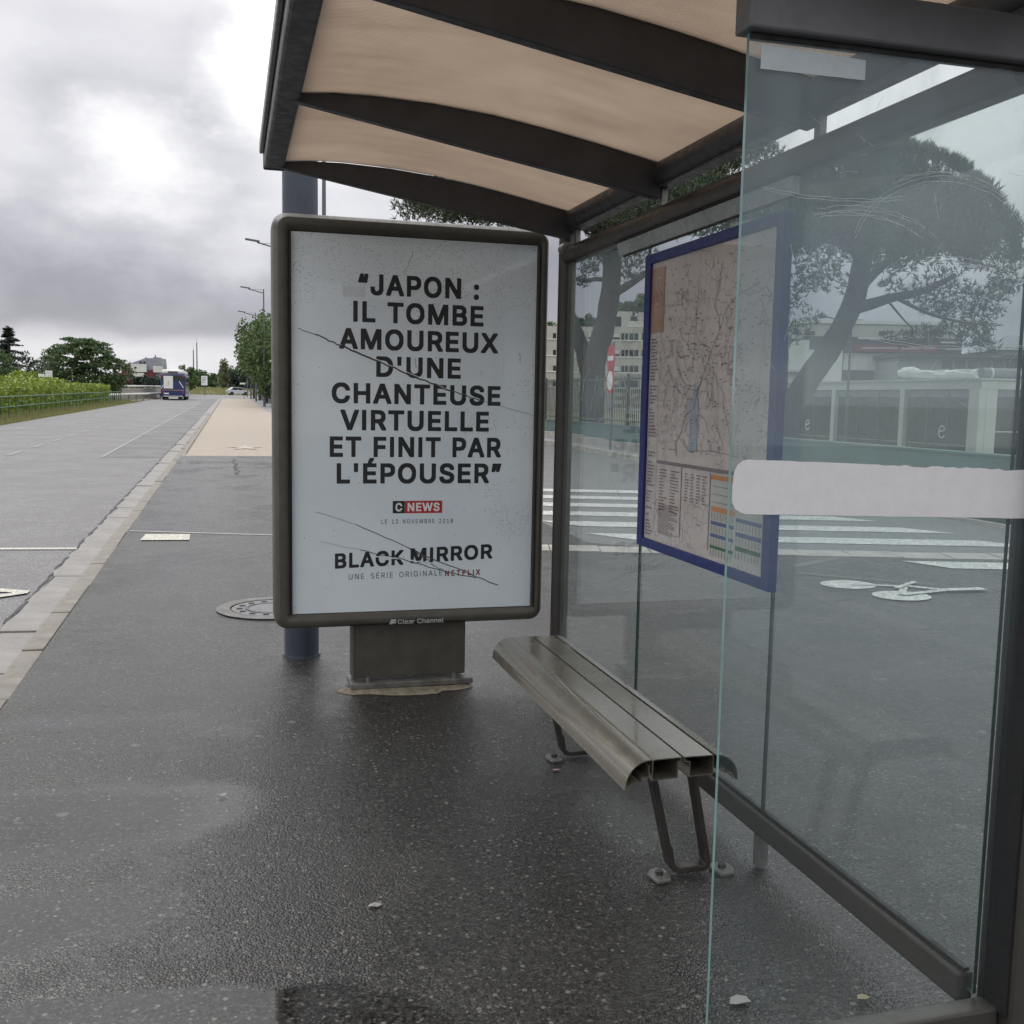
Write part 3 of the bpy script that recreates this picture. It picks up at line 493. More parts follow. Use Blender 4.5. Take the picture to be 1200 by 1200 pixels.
# letter outlines: advance, loops
GLYPH_BOLD = {'A': [536, ['292 536 184 536 176 532 166 512 162 494 158 490 154 472 150 468 146 450 142 446 138 428 134 424 130 406 126 402 122 384 118 380 114 362 110 358 106 340 102 336 98 318 94 314 90 296 86 292 82 274 78 270 74 252 70 248 66 230 62 226 58 208 54 204 50 186 46 182 42 164 38 160 34 142 30 138 26 120 22 116 18 98 14 94 10 76 6 72 2 54 -2 50 -6 32 -12 22 -12 -12 -10 -12 -12 -16 -8 -16 -10 -18 -6 -20 -8 -24 0 -28 100 -28 108 -24 120 -2 120 4 122 4 130 34 134 38 146 80 150 84 156 108 160 108 162 114 316 114 318 108 322 108 324 104 324 98 326 98 330 80 334 76 340 52 344 48 352 18 356 14 360 -4 370 -24 378 -28 478 -28 486 -24 490 -16 490 24 480 44 476 62 472 66 472 72 464 88 462 100 458 104 454 122 450 126 446 144 442 148 432 182 422 202 418 220 414 224 410 242 400 262 396 280 392 284 388 302 384 306 374 340 364 360 360 378 356 382 352 400 342 420 338 438 334 442 334 448 326 464 324 476 320 480 310 514 302 530', '240 342 244 322 248 318 260 276 264 272 270 248 276 238 276 232 274 232 276 226 202 226 200 234 202 234 206 252 210 256 236 340']], 'B': [512, ['36 532 32 524 32 -16 36 -24 44 -28 300 -28 300 -26 320 -26 320 -24 346 -18 382 0 384 4 394 8 400 16 404 16 412 24 412 28 420 34 422 42 426 44 440 72 444 94 446 94 444 190 418 242 408 250 406 256 402 256 394 266 390 266 390 270 400 278 400 282 406 286 408 294 412 296 420 312 420 318 424 322 424 328 426 328 426 418 424 418 420 438 406 466 402 468 400 476 392 482 392 486 380 498 376 498 372 504 368 504 360 512 328 528 322 528 310 534 300 534 300 536 44 536', '152 202 244 202 244 200 254 200 260 196 272 196 272 194 286 192 292 186 296 186 318 162 320 144 322 144 320 118 300 98 288 96 288 94 276 94 276 92 268 92 260 88 152 86', '152 314 152 424 228 424 228 422 242 422 242 420 250 420 258 416 270 416 270 414 282 412 300 392 302 372 304 372 300 350 276 326 268 322 230 316 230 314']], 'C': [566, ['342 539 320 541 320 543 214 543 214 541 200 541 200 539 174 533 126 509 116 499 112 499 108 493 104 493 92 479 84 475 84 471 72 461 72 457 66 453 66 449 54 435 28 383 28 377 26 377 26 371 20 359 18 343 16 343 14 309 12 309 12 199 14 199 14 177 16 177 20 149 22 149 28 125 36 113 36 107 44 91 48 89 54 73 66 59 66 55 86 35 86 31 90 31 104 15 108 15 112 9 116 9 130 -3 170 -23 176 -23 176 -25 182 -25 186 -29 194 -29 200 -33 218 -33 218 -35 332 -33 332 -31 340 -31 340 -29 358 -25 362 -21 368 -21 404 -3 406 1 422 9 428 17 432 17 454 39 460 51 466 55 466 59 470 61 474 73 478 75 486 91 486 97 494 109 494 115 500 127 500 177 496 185 488 189 392 189 384 185 374 165 374 157 372 157 368 141 364 139 360 129 336 105 308 91 262 83 262 85 254 85 246 89 226 91 226 93 220 93 204 101 200 107 196 107 190 115 186 115 178 123 178 127 162 143 160 151 156 153 150 165 144 193 142 193 140 211 138 211 136 231 134 231 134 247 132 247 134 277 136 277 138 297 142 305 144 325 146 325 150 343 158 359 166 367 166 371 174 377 174 381 188 395 192 395 198 403 202 403 214 413 220 413 232 419 260 423 260 425 274 425 274 423 282 423 290 419 310 417 310 415 316 415 328 409 340 397 344 397 354 387 354 383 362 377 362 373 366 371 370 363 374 345 384 325 392 321 488 321 496 325 500 333 500 381 498 381 494 399 486 411 486 417 478 433 474 435 470 447 462 455 462 459 420 501 416 501 408 509 396 513 394 517 378 525 372 525 360 533 354 533']], 'D': [558, ['36 -24 44 -28 272 -28 272 -26 304 -24 304 -22 334 -14 338 -10 344 -10 372 4 374 8 382 10 384 14 394 18 398 24 402 24 410 34 414 34 422 42 422 46 434 56 434 60 440 64 440 68 448 76 452 88 456 90 468 114 468 120 474 128 474 134 476 134 476 140 482 152 484 168 486 168 488 208 490 208 488 328 486 328 486 342 484 342 480 366 476 370 474 382 468 390 468 396 454 424 450 426 448 434 444 436 440 446 434 450 434 454 424 462 424 466 414 476 410 476 400 488 396 488 392 494 384 496 376 504 344 520 338 520 334 524 328 524 328 526 322 526 310 532 286 534 286 536 44 536 36 532 32 524 32 -16', '152 424 212 424 212 422 230 422 230 420 242 420 242 418 250 418 258 414 270 414 270 412 284 410 288 406 298 404 308 394 312 394 336 370 336 366 342 362 342 358 346 356 350 348 350 342 354 338 358 318 360 318 360 306 362 306 362 298 366 290 368 264 370 264 368 232 366 232 364 212 360 204 358 184 350 168 350 162 346 154 342 152 342 148 338 146 338 142 326 132 324 126 320 126 312 116 308 116 304 110 300 110 298 106 290 102 284 102 272 96 244 92 244 90 220 88 220 86 152 86']], 'E': [475, ['400 -24 404 -16 404 74 400 82 392 86 152 86 152 200 372 200 380 204 384 212 384 302 380 310 372 314 152 314 152 424 388 424 396 428 400 436 400 524 396 532 388 536 44 536 36 532 32 524 32 -16 36 -24 44 -28 392 -28']], 'F': [466, ['44 -28 140 -28 148 -24 152 -16 152 194 362 194 370 198 374 206 374 294 370 302 362 306 152 306 152 424 384 424 392 428 396 436 396 524 392 532 384 536 44 536 36 532 32 524 32 -16 36 -24']], 'H': [573, ['480 -24 484 -16 484 524 480 532 472 536 376 536 368 532 364 524 364 316 152 316 152 524 148 532 140 536 44 536 36 532 32 524 32 -16 36 -24 44 -28 140 -28 148 -24 152 -16 152 204 364 204 364 -16 368 -24 376 -28 472 -28']], 'I': [246, ['46 -28 143 -28 150 -24 154 -16 154 524 150 532 143 536 46 536 38 532 34 524 34 -16 38 -24']], 'J': [452, ['353 537 255 537 247 533 243 525 243 151 241 151 235 113 231 105 215 89 207 85 193 85 187 81 177 83 177 85 163 85 163 87 157 87 153 93 149 93 135 111 133 131 131 131 129 145 127 145 125 189 121 197 113 201 17 201 9 197 5 189 5 97 7 97 7 83 13 73 13 67 31 31 61 -1 65 -1 79 -13 95 -21 101 -21 113 -29 119 -29 125 -33 137 -33 137 -35 233 -35 233 -33 245 -33 245 -31 257 -29 297 -9 307 1 311 1 331 21 331 25 339 33 343 45 347 47 355 63 355 69 357 69 357 75 363 87 363 113 365 113 365 525 361 533']], 'K': [523, ['472 -24 470 -20 474 -20 472 -16 476 -16 474 -14 476 -12 476 18 472 26 468 28 468 32 458 42 454 52 448 56 440 72 434 76 430 86 424 90 420 100 414 104 410 114 404 118 400 128 394 132 390 142 384 146 380 156 374 160 370 170 364 174 360 184 354 188 350 198 344 202 340 212 334 216 330 226 324 230 320 240 314 244 310 254 304 258 300 268 294 272 294 276 286 284 300 298 300 302 326 326 326 330 354 356 354 360 382 386 382 390 410 416 410 420 438 446 438 450 466 476 466 480 470 482 474 490 474 520 472 520 474 524 470 524 472 526 468 528 470 532 462 536 346 536 338 532 326 520 326 516 302 494 302 490 278 468 278 464 254 442 254 438 228 414 228 410 204 388 204 384 178 360 178 356 160 338 158 338 158 344 152 338 152 524 148 532 140 536 44 536 36 532 32 524 32 -16 36 -24 44 -28 140 -28 148 -24 152 -16 152 140 158 144 158 154 176 170 176 174 194 192 348 -24 356 -28 464 -28']], 'L': [449, ['44 536 36 532 32 524 32 -16 36 -24 44 -28 378 -28 386 -24 390 -16 390 74 386 82 378 86 152 86 152 524 148 532 140 536']], 'M': [684, ['592 532 584 536 460 536 450 530 442 514 442 508 438 504 432 482 428 478 422 456 418 452 412 430 408 426 408 420 404 416 402 404 394 390 392 378 384 364 382 352 374 338 372 326 364 312 362 300 354 286 352 274 344 260 342 248 334 234 332 222 320 198 316 180 312 184 312 190 302 210 300 222 296 226 296 232 284 256 282 268 278 272 278 278 266 302 264 314 252 338 250 350 246 354 246 360 234 384 232 396 228 400 228 406 216 430 216 436 206 456 206 462 202 466 200 478 196 482 196 488 192 492 192 498 188 502 188 508 176 532 168 536 44 536 36 532 32 524 32 -16 36 -24 44 -28 138 -28 146 -24 150 -16 150 240 154 236 154 230 158 236 158 230 162 226 162 220 166 216 166 210 170 206 170 200 174 196 174 190 178 186 178 180 182 176 182 170 186 166 186 160 190 156 190 150 194 146 194 140 198 136 198 130 202 126 202 120 206 116 206 110 218 86 220 74 224 70 224 64 228 60 228 54 232 50 232 44 236 40 236 34 240 30 240 24 244 20 252 -6 262 -24 270 -28 358 -28 366 -24 378 0 382 16 386 20 388 32 392 36 392 42 404 66 406 78 410 82 410 88 414 92 414 98 426 122 428 134 432 138 432 144 444 168 446 180 450 184 450 190 454 194 454 200 466 224 468 236 472 230 474 240 476 240 476 -16 480 -24 488 -28 584 -28 592 -24 596 -16 596 524']], 'N': [579, ['488 -24 492 -16 492 524 488 532 480 536 382 536 374 532 370 524 370 214 366 220 362 214 356 226 352 228 350 236 346 238 336 258 324 272 322 280 310 294 308 302 304 304 298 318 286 332 284 340 272 354 270 362 258 376 256 384 244 398 242 406 238 408 232 422 220 436 218 444 206 458 204 466 192 480 190 488 178 502 176 510 168 518 162 532 154 536 44 536 36 532 32 524 32 -16 36 -24 44 -28 140 -28 148 -24 152 -16 152 296 158 290 158 298 162 290 166 288 168 280 172 278 172 274 176 272 178 264 186 256 188 248 200 234 202 226 214 212 216 204 228 190 230 182 242 168 244 160 256 146 258 138 270 124 272 116 284 102 286 94 298 80 300 72 312 58 314 50 326 36 328 28 332 26 332 22 344 8 346 0 358 -14 362 -24 370 -28 480 -28']], 'O': [589, ['342 539 320 541 320 543 214 543 214 541 200 541 200 539 174 533 130 511 128 507 112 499 108 493 104 493 74 463 74 459 62 447 62 443 54 435 30 387 30 381 26 377 26 371 20 359 18 343 16 343 14 309 12 309 12 199 14 199 16 165 18 165 20 149 22 149 26 131 30 127 30 121 54 73 62 65 62 61 68 57 74 45 104 15 108 15 112 9 116 9 130 -3 170 -23 176 -23 176 -25 182 -25 186 -29 194 -29 200 -33 218 -33 218 -35 332 -33 332 -31 340 -31 340 -29 358 -25 362 -21 368 -21 396 -7 398 -3 410 1 420 11 424 11 430 19 434 19 456 41 456 45 464 51 464 55 474 65 476 73 480 75 504 123 504 129 506 129 506 135 508 135 508 141 514 153 514 161 516 161 518 189 520 189 520 317 518 317 516 347 514 347 514 355 512 355 504 385 480 433 470 445 470 449 432 491 428 491 422 499 402 509 400 513 364 531 342 537', '272 83 262 83 262 85 254 85 246 89 234 89 234 91 220 93 204 101 200 107 196 107 190 115 186 115 178 123 178 127 162 143 160 151 156 153 150 165 144 193 142 193 140 211 138 211 134 245 132 245 134 277 136 277 138 297 142 305 142 315 144 315 150 343 158 359 162 361 162 365 168 369 168 373 176 379 176 383 188 395 192 395 198 403 202 403 210 411 232 417 232 419 260 423 260 425 272 425 272 423 282 423 282 421 314 415 326 409 328 405 332 405 334 401 338 401 364 375 364 371 374 361 382 345 382 339 386 335 392 301 396 293 396 283 398 283 398 269 400 269 400 239 398 239 398 225 396 225 396 215 392 207 390 187 388 187 382 163 376 151 372 149 372 145 368 143 368 139 364 137 364 133 340 109 336 109 326 99 300 91 300 89 286 89 286 87 272 85']], 'P': [501, ['36 -24 44 -28 140 -28 148 -24 152 -16 152 158 290 158 290 160 312 162 372 192 398 216 398 220 404 224 404 228 412 236 428 268 434 294 436 294 436 402 434 402 430 422 410 462 402 470 402 474 376 500 372 500 364 508 324 528 318 528 306 534 294 534 294 536 44 536 36 532 32 524 32 -16', '152 270 152 424 238 422 238 420 246 420 254 416 274 414 282 410 284 406 288 406 300 394 308 378 314 344 310 338 308 318 306 318 302 304 284 286 272 280 252 278 252 276 236 274 236 272 220 272 220 270']], 'R': [505, ['36 532 32 524 32 -16 36 -24 44 -28 140 -28 148 -24 152 -16 152 170 220 170 222 164 230 162 262 98 266 96 276 72 280 70 292 42 296 40 306 16 310 14 320 -10 324 -12 328 -24 336 -28 444 -28 452 -24 450 -20 454 -20 452 -16 456 -16 454 -14 456 -12 456 18 452 26 448 28 440 48 436 50 428 70 424 72 416 92 412 94 404 114 400 116 392 136 388 138 380 158 376 160 368 180 364 182 360 190 360 196 380 206 392 220 396 220 396 224 410 238 412 246 416 248 428 272 428 278 432 282 434 296 436 296 436 316 438 316 436 410 428 426 428 432 414 460 402 474 402 478 384 496 380 496 376 502 372 502 364 510 332 526 326 526 322 530 308 532 308 534 296 534 296 536 44 536', '152 424 226 424 226 422 240 422 240 420 250 420 256 416 276 414 288 408 304 392 308 384 308 376 310 376 310 364 314 358 314 348 312 348 306 316 288 298 274 294 274 292 254 290 246 286 152 284']], 'S': [503, ['302 539 282 541 282 543 172 543 172 541 160 541 160 539 152 539 136 531 130 531 94 513 58 483 58 479 50 473 48 465 44 463 28 431 26 419 24 419 24 327 26 327 30 311 38 295 42 293 44 285 72 255 76 255 80 249 94 243 96 239 128 223 134 223 142 217 148 217 148 215 154 215 154 213 160 213 172 207 180 207 186 203 202 201 208 197 216 197 222 193 252 187 268 179 280 177 288 173 290 169 294 169 310 153 310 145 312 145 310 121 290 99 266 87 246 85 246 83 238 83 230 79 218 79 218 81 170 91 160 101 156 101 140 121 136 145 128 161 120 165 22 165 14 161 10 153 10 99 12 99 16 79 34 43 42 35 42 31 50 25 50 21 60 11 64 11 70 3 74 3 82 -5 126 -27 132 -27 144 -33 172 -35 172 -37 276 -37 276 -35 294 -35 294 -33 302 -33 302 -31 310 -31 320 -25 326 -25 362 -7 376 5 380 5 404 29 404 33 410 37 412 45 416 47 430 75 430 81 434 85 434 93 436 93 436 185 434 185 430 201 422 217 418 219 416 227 390 257 386 257 382 263 378 263 364 275 328 293 312 297 308 301 302 301 302 303 296 303 284 309 268 311 262 315 246 317 240 321 224 323 224 325 210 327 210 329 192 333 188 337 182 337 170 343 150 361 150 371 148 371 150 391 170 413 174 413 176 417 188 419 188 421 208 423 208 425 226 429 226 427 236 427 242 423 254 423 254 421 274 417 284 407 288 407 302 389 304 371 312 355 322 349 416 349 424 353 428 361 428 419 426 419 424 431 406 467 394 479 394 483 370 505']], 'T': [505, ['176 -28 272 -28 280 -24 284 -16 284 424 434 424 442 428 446 436 446 524 442 532 434 536 16 536 8 532 4 524 4 436 8 428 16 424 164 424 164 -16 168 -24']], 'U': [573, ['482 532 474 536 376 536 368 532 364 524 364 184 362 184 362 174 358 166 356 146 344 122 324 102 320 102 312 94 306 94 294 88 280 88 280 86 266 84 266 82 252 82 252 84 244 84 236 88 224 88 224 90 216 90 216 92 202 96 172 124 172 128 168 130 162 142 160 162 158 162 158 170 154 178 154 192 152 192 152 524 148 532 140 536 44 536 36 532 32 524 32 126 34 126 34 114 36 114 38 100 42 96 42 90 58 58 62 56 70 40 80 32 80 28 90 18 94 18 102 8 112 4 116 -2 164 -26 190 -32 190 -34 208 -34 208 -36 326 -34 326 -32 334 -32 334 -30 342 -30 352 -24 358 -24 394 -6 396 -2 404 0 416 12 420 12 450 44 450 48 460 60 476 92 476 98 478 98 478 104 484 116 484 144 486 144 486 524']], 'V': [536, ['486 532 478 536 378 536 368 530 360 514 346 466 342 462 330 420 326 416 314 374 310 370 298 328 294 324 282 282 278 278 266 236 262 232 242 166 238 170 238 176 236 176 228 206 224 210 218 234 214 238 206 268 202 272 196 296 192 300 186 324 182 328 176 352 172 356 166 380 162 384 156 408 152 412 146 436 142 440 136 464 132 468 126 492 122 496 118 514 110 530 100 536 0 536 -8 532 -6 528 -10 528 -8 524 -12 524 -10 522 -12 520 -12 488 -10 488 -6 470 4 450 8 432 18 412 22 394 32 374 36 356 46 336 50 318 60 298 64 280 74 260 78 242 88 222 92 204 102 184 106 166 116 146 120 128 130 108 134 90 144 70 144 64 152 48 154 36 158 32 168 -2 180 -24 188 -28 294 -28 302 -24 312 -4 314 8 318 12 322 30 326 34 330 52 334 56 338 74 342 78 346 96 350 100 354 118 358 122 362 140 366 144 370 162 380 182 384 200 388 204 392 222 396 226 400 244 404 248 408 266 412 270 416 288 420 292 424 310 428 314 432 332 436 336 440 354 444 358 448 376 452 380 456 398 460 402 464 420 468 424 472 442 476 446 480 464 484 468 484 474 490 486 490 524']], 'W': [742, ['692 532 684 536 586 536 578 532 570 516 570 510 568 510 558 462 554 456 540 392 536 386 524 330 520 324 520 316 518 316 518 308 516 308 516 300 514 300 514 292 512 292 512 284 510 284 510 276 508 276 508 268 506 268 506 260 502 254 502 246 500 246 500 238 498 238 492 212 490 212 486 236 482 242 474 282 470 288 464 320 460 326 452 366 448 372 442 404 438 410 420 488 416 494 414 510 412 510 412 516 404 532 396 536 290 536 282 532 272 514 268 490 264 484 258 452 254 446 248 414 244 408 238 376 234 370 234 362 232 362 232 354 230 354 226 330 222 324 222 316 220 316 216 292 212 286 212 278 210 278 206 254 202 248 194 210 192 210 180 266 176 272 166 320 162 326 150 382 146 388 136 436 132 442 122 490 118 496 116 512 106 532 98 536 0 536 -8 532 -6 528 -10 528 -8 524 -12 524 -10 522 -12 520 -12 482 -8 476 -4 452 0 446 2 430 6 424 8 408 12 402 14 386 18 380 20 364 24 358 26 342 30 336 32 320 36 314 38 298 42 292 44 276 48 270 50 254 54 248 56 232 60 226 62 210 66 204 68 188 72 182 74 166 78 160 80 144 84 138 86 122 90 116 90 108 92 108 98 78 102 72 104 56 108 50 110 34 114 28 116 12 118 12 120 -2 122 -2 122 -8 130 -24 138 -28 246 -28 254 -24 264 -4 264 2 266 2 270 26 274 32 276 48 280 54 282 70 286 76 288 92 292 98 296 122 300 128 302 144 306 150 308 166 312 172 314 188 318 194 322 218 326 224 328 240 332 246 332 254 334 254 334 262 336 262 342 286 346 280 346 272 348 272 354 242 358 236 360 220 364 214 368 190 372 184 374 168 378 162 380 146 384 140 386 124 390 118 392 102 396 96 398 80 402 74 404 58 406 58 410 36 414 30 418 6 420 6 422 -8 430 -24 438 -28 546 -28 554 -24 564 -4 566 10 568 10 570 26 574 32 574 40 576 40 582 70 586 76 588 92 592 98 594 114 598 120 600 136 602 136 604 150 608 156 610 172 614 178 616 194 620 200 620 208 622 208 628 238 632 244 634 260 638 266 640 282 644 288 646 304 650 310 650 318 654 324 654 332 656 332 662 362 666 368 668 384 672 390 674 406 678 412 680 428 684 434 686 450 690 456 692 472 696 478 696 524']], 'X': [530, ['480 -24 478 -20 482 -20 480 -16 484 -16 482 -14 484 -12 484 18 480 26 474 30 474 34 470 36 470 40 466 42 458 58 452 62 452 66 448 68 448 72 444 74 436 90 430 94 430 98 426 100 426 104 422 106 414 122 408 126 408 130 404 132 404 136 400 138 392 154 386 158 386 162 382 164 382 168 378 170 370 186 364 190 364 194 360 196 360 200 356 202 348 218 342 222 342 226 338 228 338 232 334 234 334 238 330 240 322 256 316 260 318 268 324 272 324 276 328 278 336 294 342 298 342 302 346 304 354 320 360 324 368 340 374 344 374 348 378 350 386 366 392 370 400 386 406 390 406 394 410 396 418 412 424 416 424 420 428 422 436 438 442 442 450 458 456 462 456 466 468 480 472 488 472 524 468 532 460 536 356 536 348 532 342 520 338 518 338 514 332 510 332 506 320 492 320 488 314 484 314 480 302 466 302 462 296 458 288 442 282 438 282 434 278 432 278 428 274 426 274 422 270 420 262 404 256 400 256 396 252 394 252 390 248 388 246 380 242 378 238 370 234 378 230 380 230 384 226 386 226 390 222 392 222 396 218 398 218 402 214 404 214 408 210 410 210 414 206 416 206 420 202 422 202 426 198 428 198 432 194 434 194 438 190 440 190 444 186 446 186 450 180 454 180 458 176 460 176 464 172 466 172 470 168 472 168 476 156 490 156 494 152 496 152 500 146 504 146 508 142 510 142 514 138 516 130 532 122 536 14 536 6 532 8 528 4 528 6 524 2 524 4 522 2 520 2 490 6 482 10 480 10 476 14 474 22 458 28 454 28 450 32 448 40 432 46 428 46 424 50 422 50 418 54 416 62 400 68 396 68 392 72 390 80 374 86 370 86 366 90 364 90 360 94 358 102 342 108 338 108 334 112 332 112 328 116 326 116 322 120 320 124 310 130 306 130 302 134 300 134 296 138 294 138 290 148 280 148 276 152 274 152 270 156 268 160 260 152 252 144 236 138 232 130 216 124 212 116 196 110 192 102 176 96 172 88 156 82 152 74 136 68 132 60 116 54 112 46 96 40 92 32 76 26 72 18 56 12 52 4 36 -6 26 -10 18 -10 -12 -8 -12 -10 -16 -6 -16 -8 -18 -4 -20 -6 -24 2 -28 108 -28 116 -24 118 -18 128 -8 128 -4 132 -2 132 2 136 4 136 8 142 12 142 16 150 24 150 28 156 32 164 48 170 52 170 56 174 58 182 74 188 78 196 94 202 98 202 102 206 104 206 108 210 110 210 114 214 116 214 120 218 122 218 126 222 128 222 132 226 134 226 138 230 140 236 152 240 150 246 136 250 134 250 130 254 128 262 112 268 108 268 104 272 102 280 86 286 82 286 78 290 76 290 72 294 70 302 54 308 50 308 46 312 44 320 28 326 24 326 20 330 18 338 2 344 -2 344 -6 348 -8 356 -24 364 -28 472 -28']], 'É': [475, ['322 686 222 686 214 682 182 618 182 612 164 580 164 536 44 536 36 532 32 524 32 -16 36 -24 44 -28 392 -28 400 -24 404 -16 404 74 400 82 392 86 152 86 152 200 372 200 380 204 384 212 384 302 380 310 372 314 152 314 152 424 388 424 396 428 400 436 400 524 396 532 388 536 274 536 276 542 270 542 334 640 334 670 332 670 334 674 330 674 332 676 328 678 330 682']], '“': [356, ['28 294 36 290 138 290 146 294 148 302 152 294 160 290 260 290 268 294 276 308 276 318 278 318 280 344 282 344 286 382 288 382 288 394 290 394 290 406 292 406 292 420 294 420 294 432 296 432 296 444 298 444 298 458 300 458 300 470 302 470 302 524 298 532 290 536 212 536 204 532 194 512 194 506 192 506 190 490 186 484 186 476 184 476 180 454 176 446 174 446 174 452 176 452 176 466 178 466 178 478 180 478 180 520 178 520 180 524 176 524 178 526 174 528 176 532 168 536 88 536 80 532 72 516 72 510 70 510 64 480 60 474 54 444 50 438 44 408 40 402 34 372 32 372 30 358 28 358 26 344 24 344 24 302']], '”': [356, ['298 532 290 536 190 536 182 532 178 524 174 532 166 536 66 536 58 532 50 516 44 466 42 466 42 454 40 454 40 442 38 442 38 428 36 428 36 416 34 416 34 404 32 404 32 390 30 390 30 378 28 378 28 366 26 366 26 352 24 352 24 302 28 294 36 290 116 290 124 294 132 310 134 326 138 332 140 348 142 348 150 378 152 378 152 370 150 370 150 358 148 358 148 302 152 294 160 290 238 290 246 294 256 314 256 320 258 320 266 358 270 364 276 394 280 400 292 452 294 452 296 466 298 466 300 480 302 480 302 524', '150 380 150 384 154 386 154 382']], "'": [262, ['144 290 152 294 156 302 156 316 158 316 164 526 160 534 152 538 54 538 46 534 42 526 42 456 44 456 48 306 54 294 62 290']], ':': [244, ['148 -20 160 -6 170 14 170 70 160 90 146 104 142 104 140 108 124 116 68 116 48 106 44 100 40 100 22 70 22 12 30 -4 34 -6 34 -10 44 -20 48 -20 50 -24 66 -32 124 -32', '32 366 22 346 22 288 32 268 46 254 66 244 126 244 146 254 158 266 158 270 162 272 170 288 170 344 158 368 148 378 144 378 142 382 126 390 66 390 46 380']]}
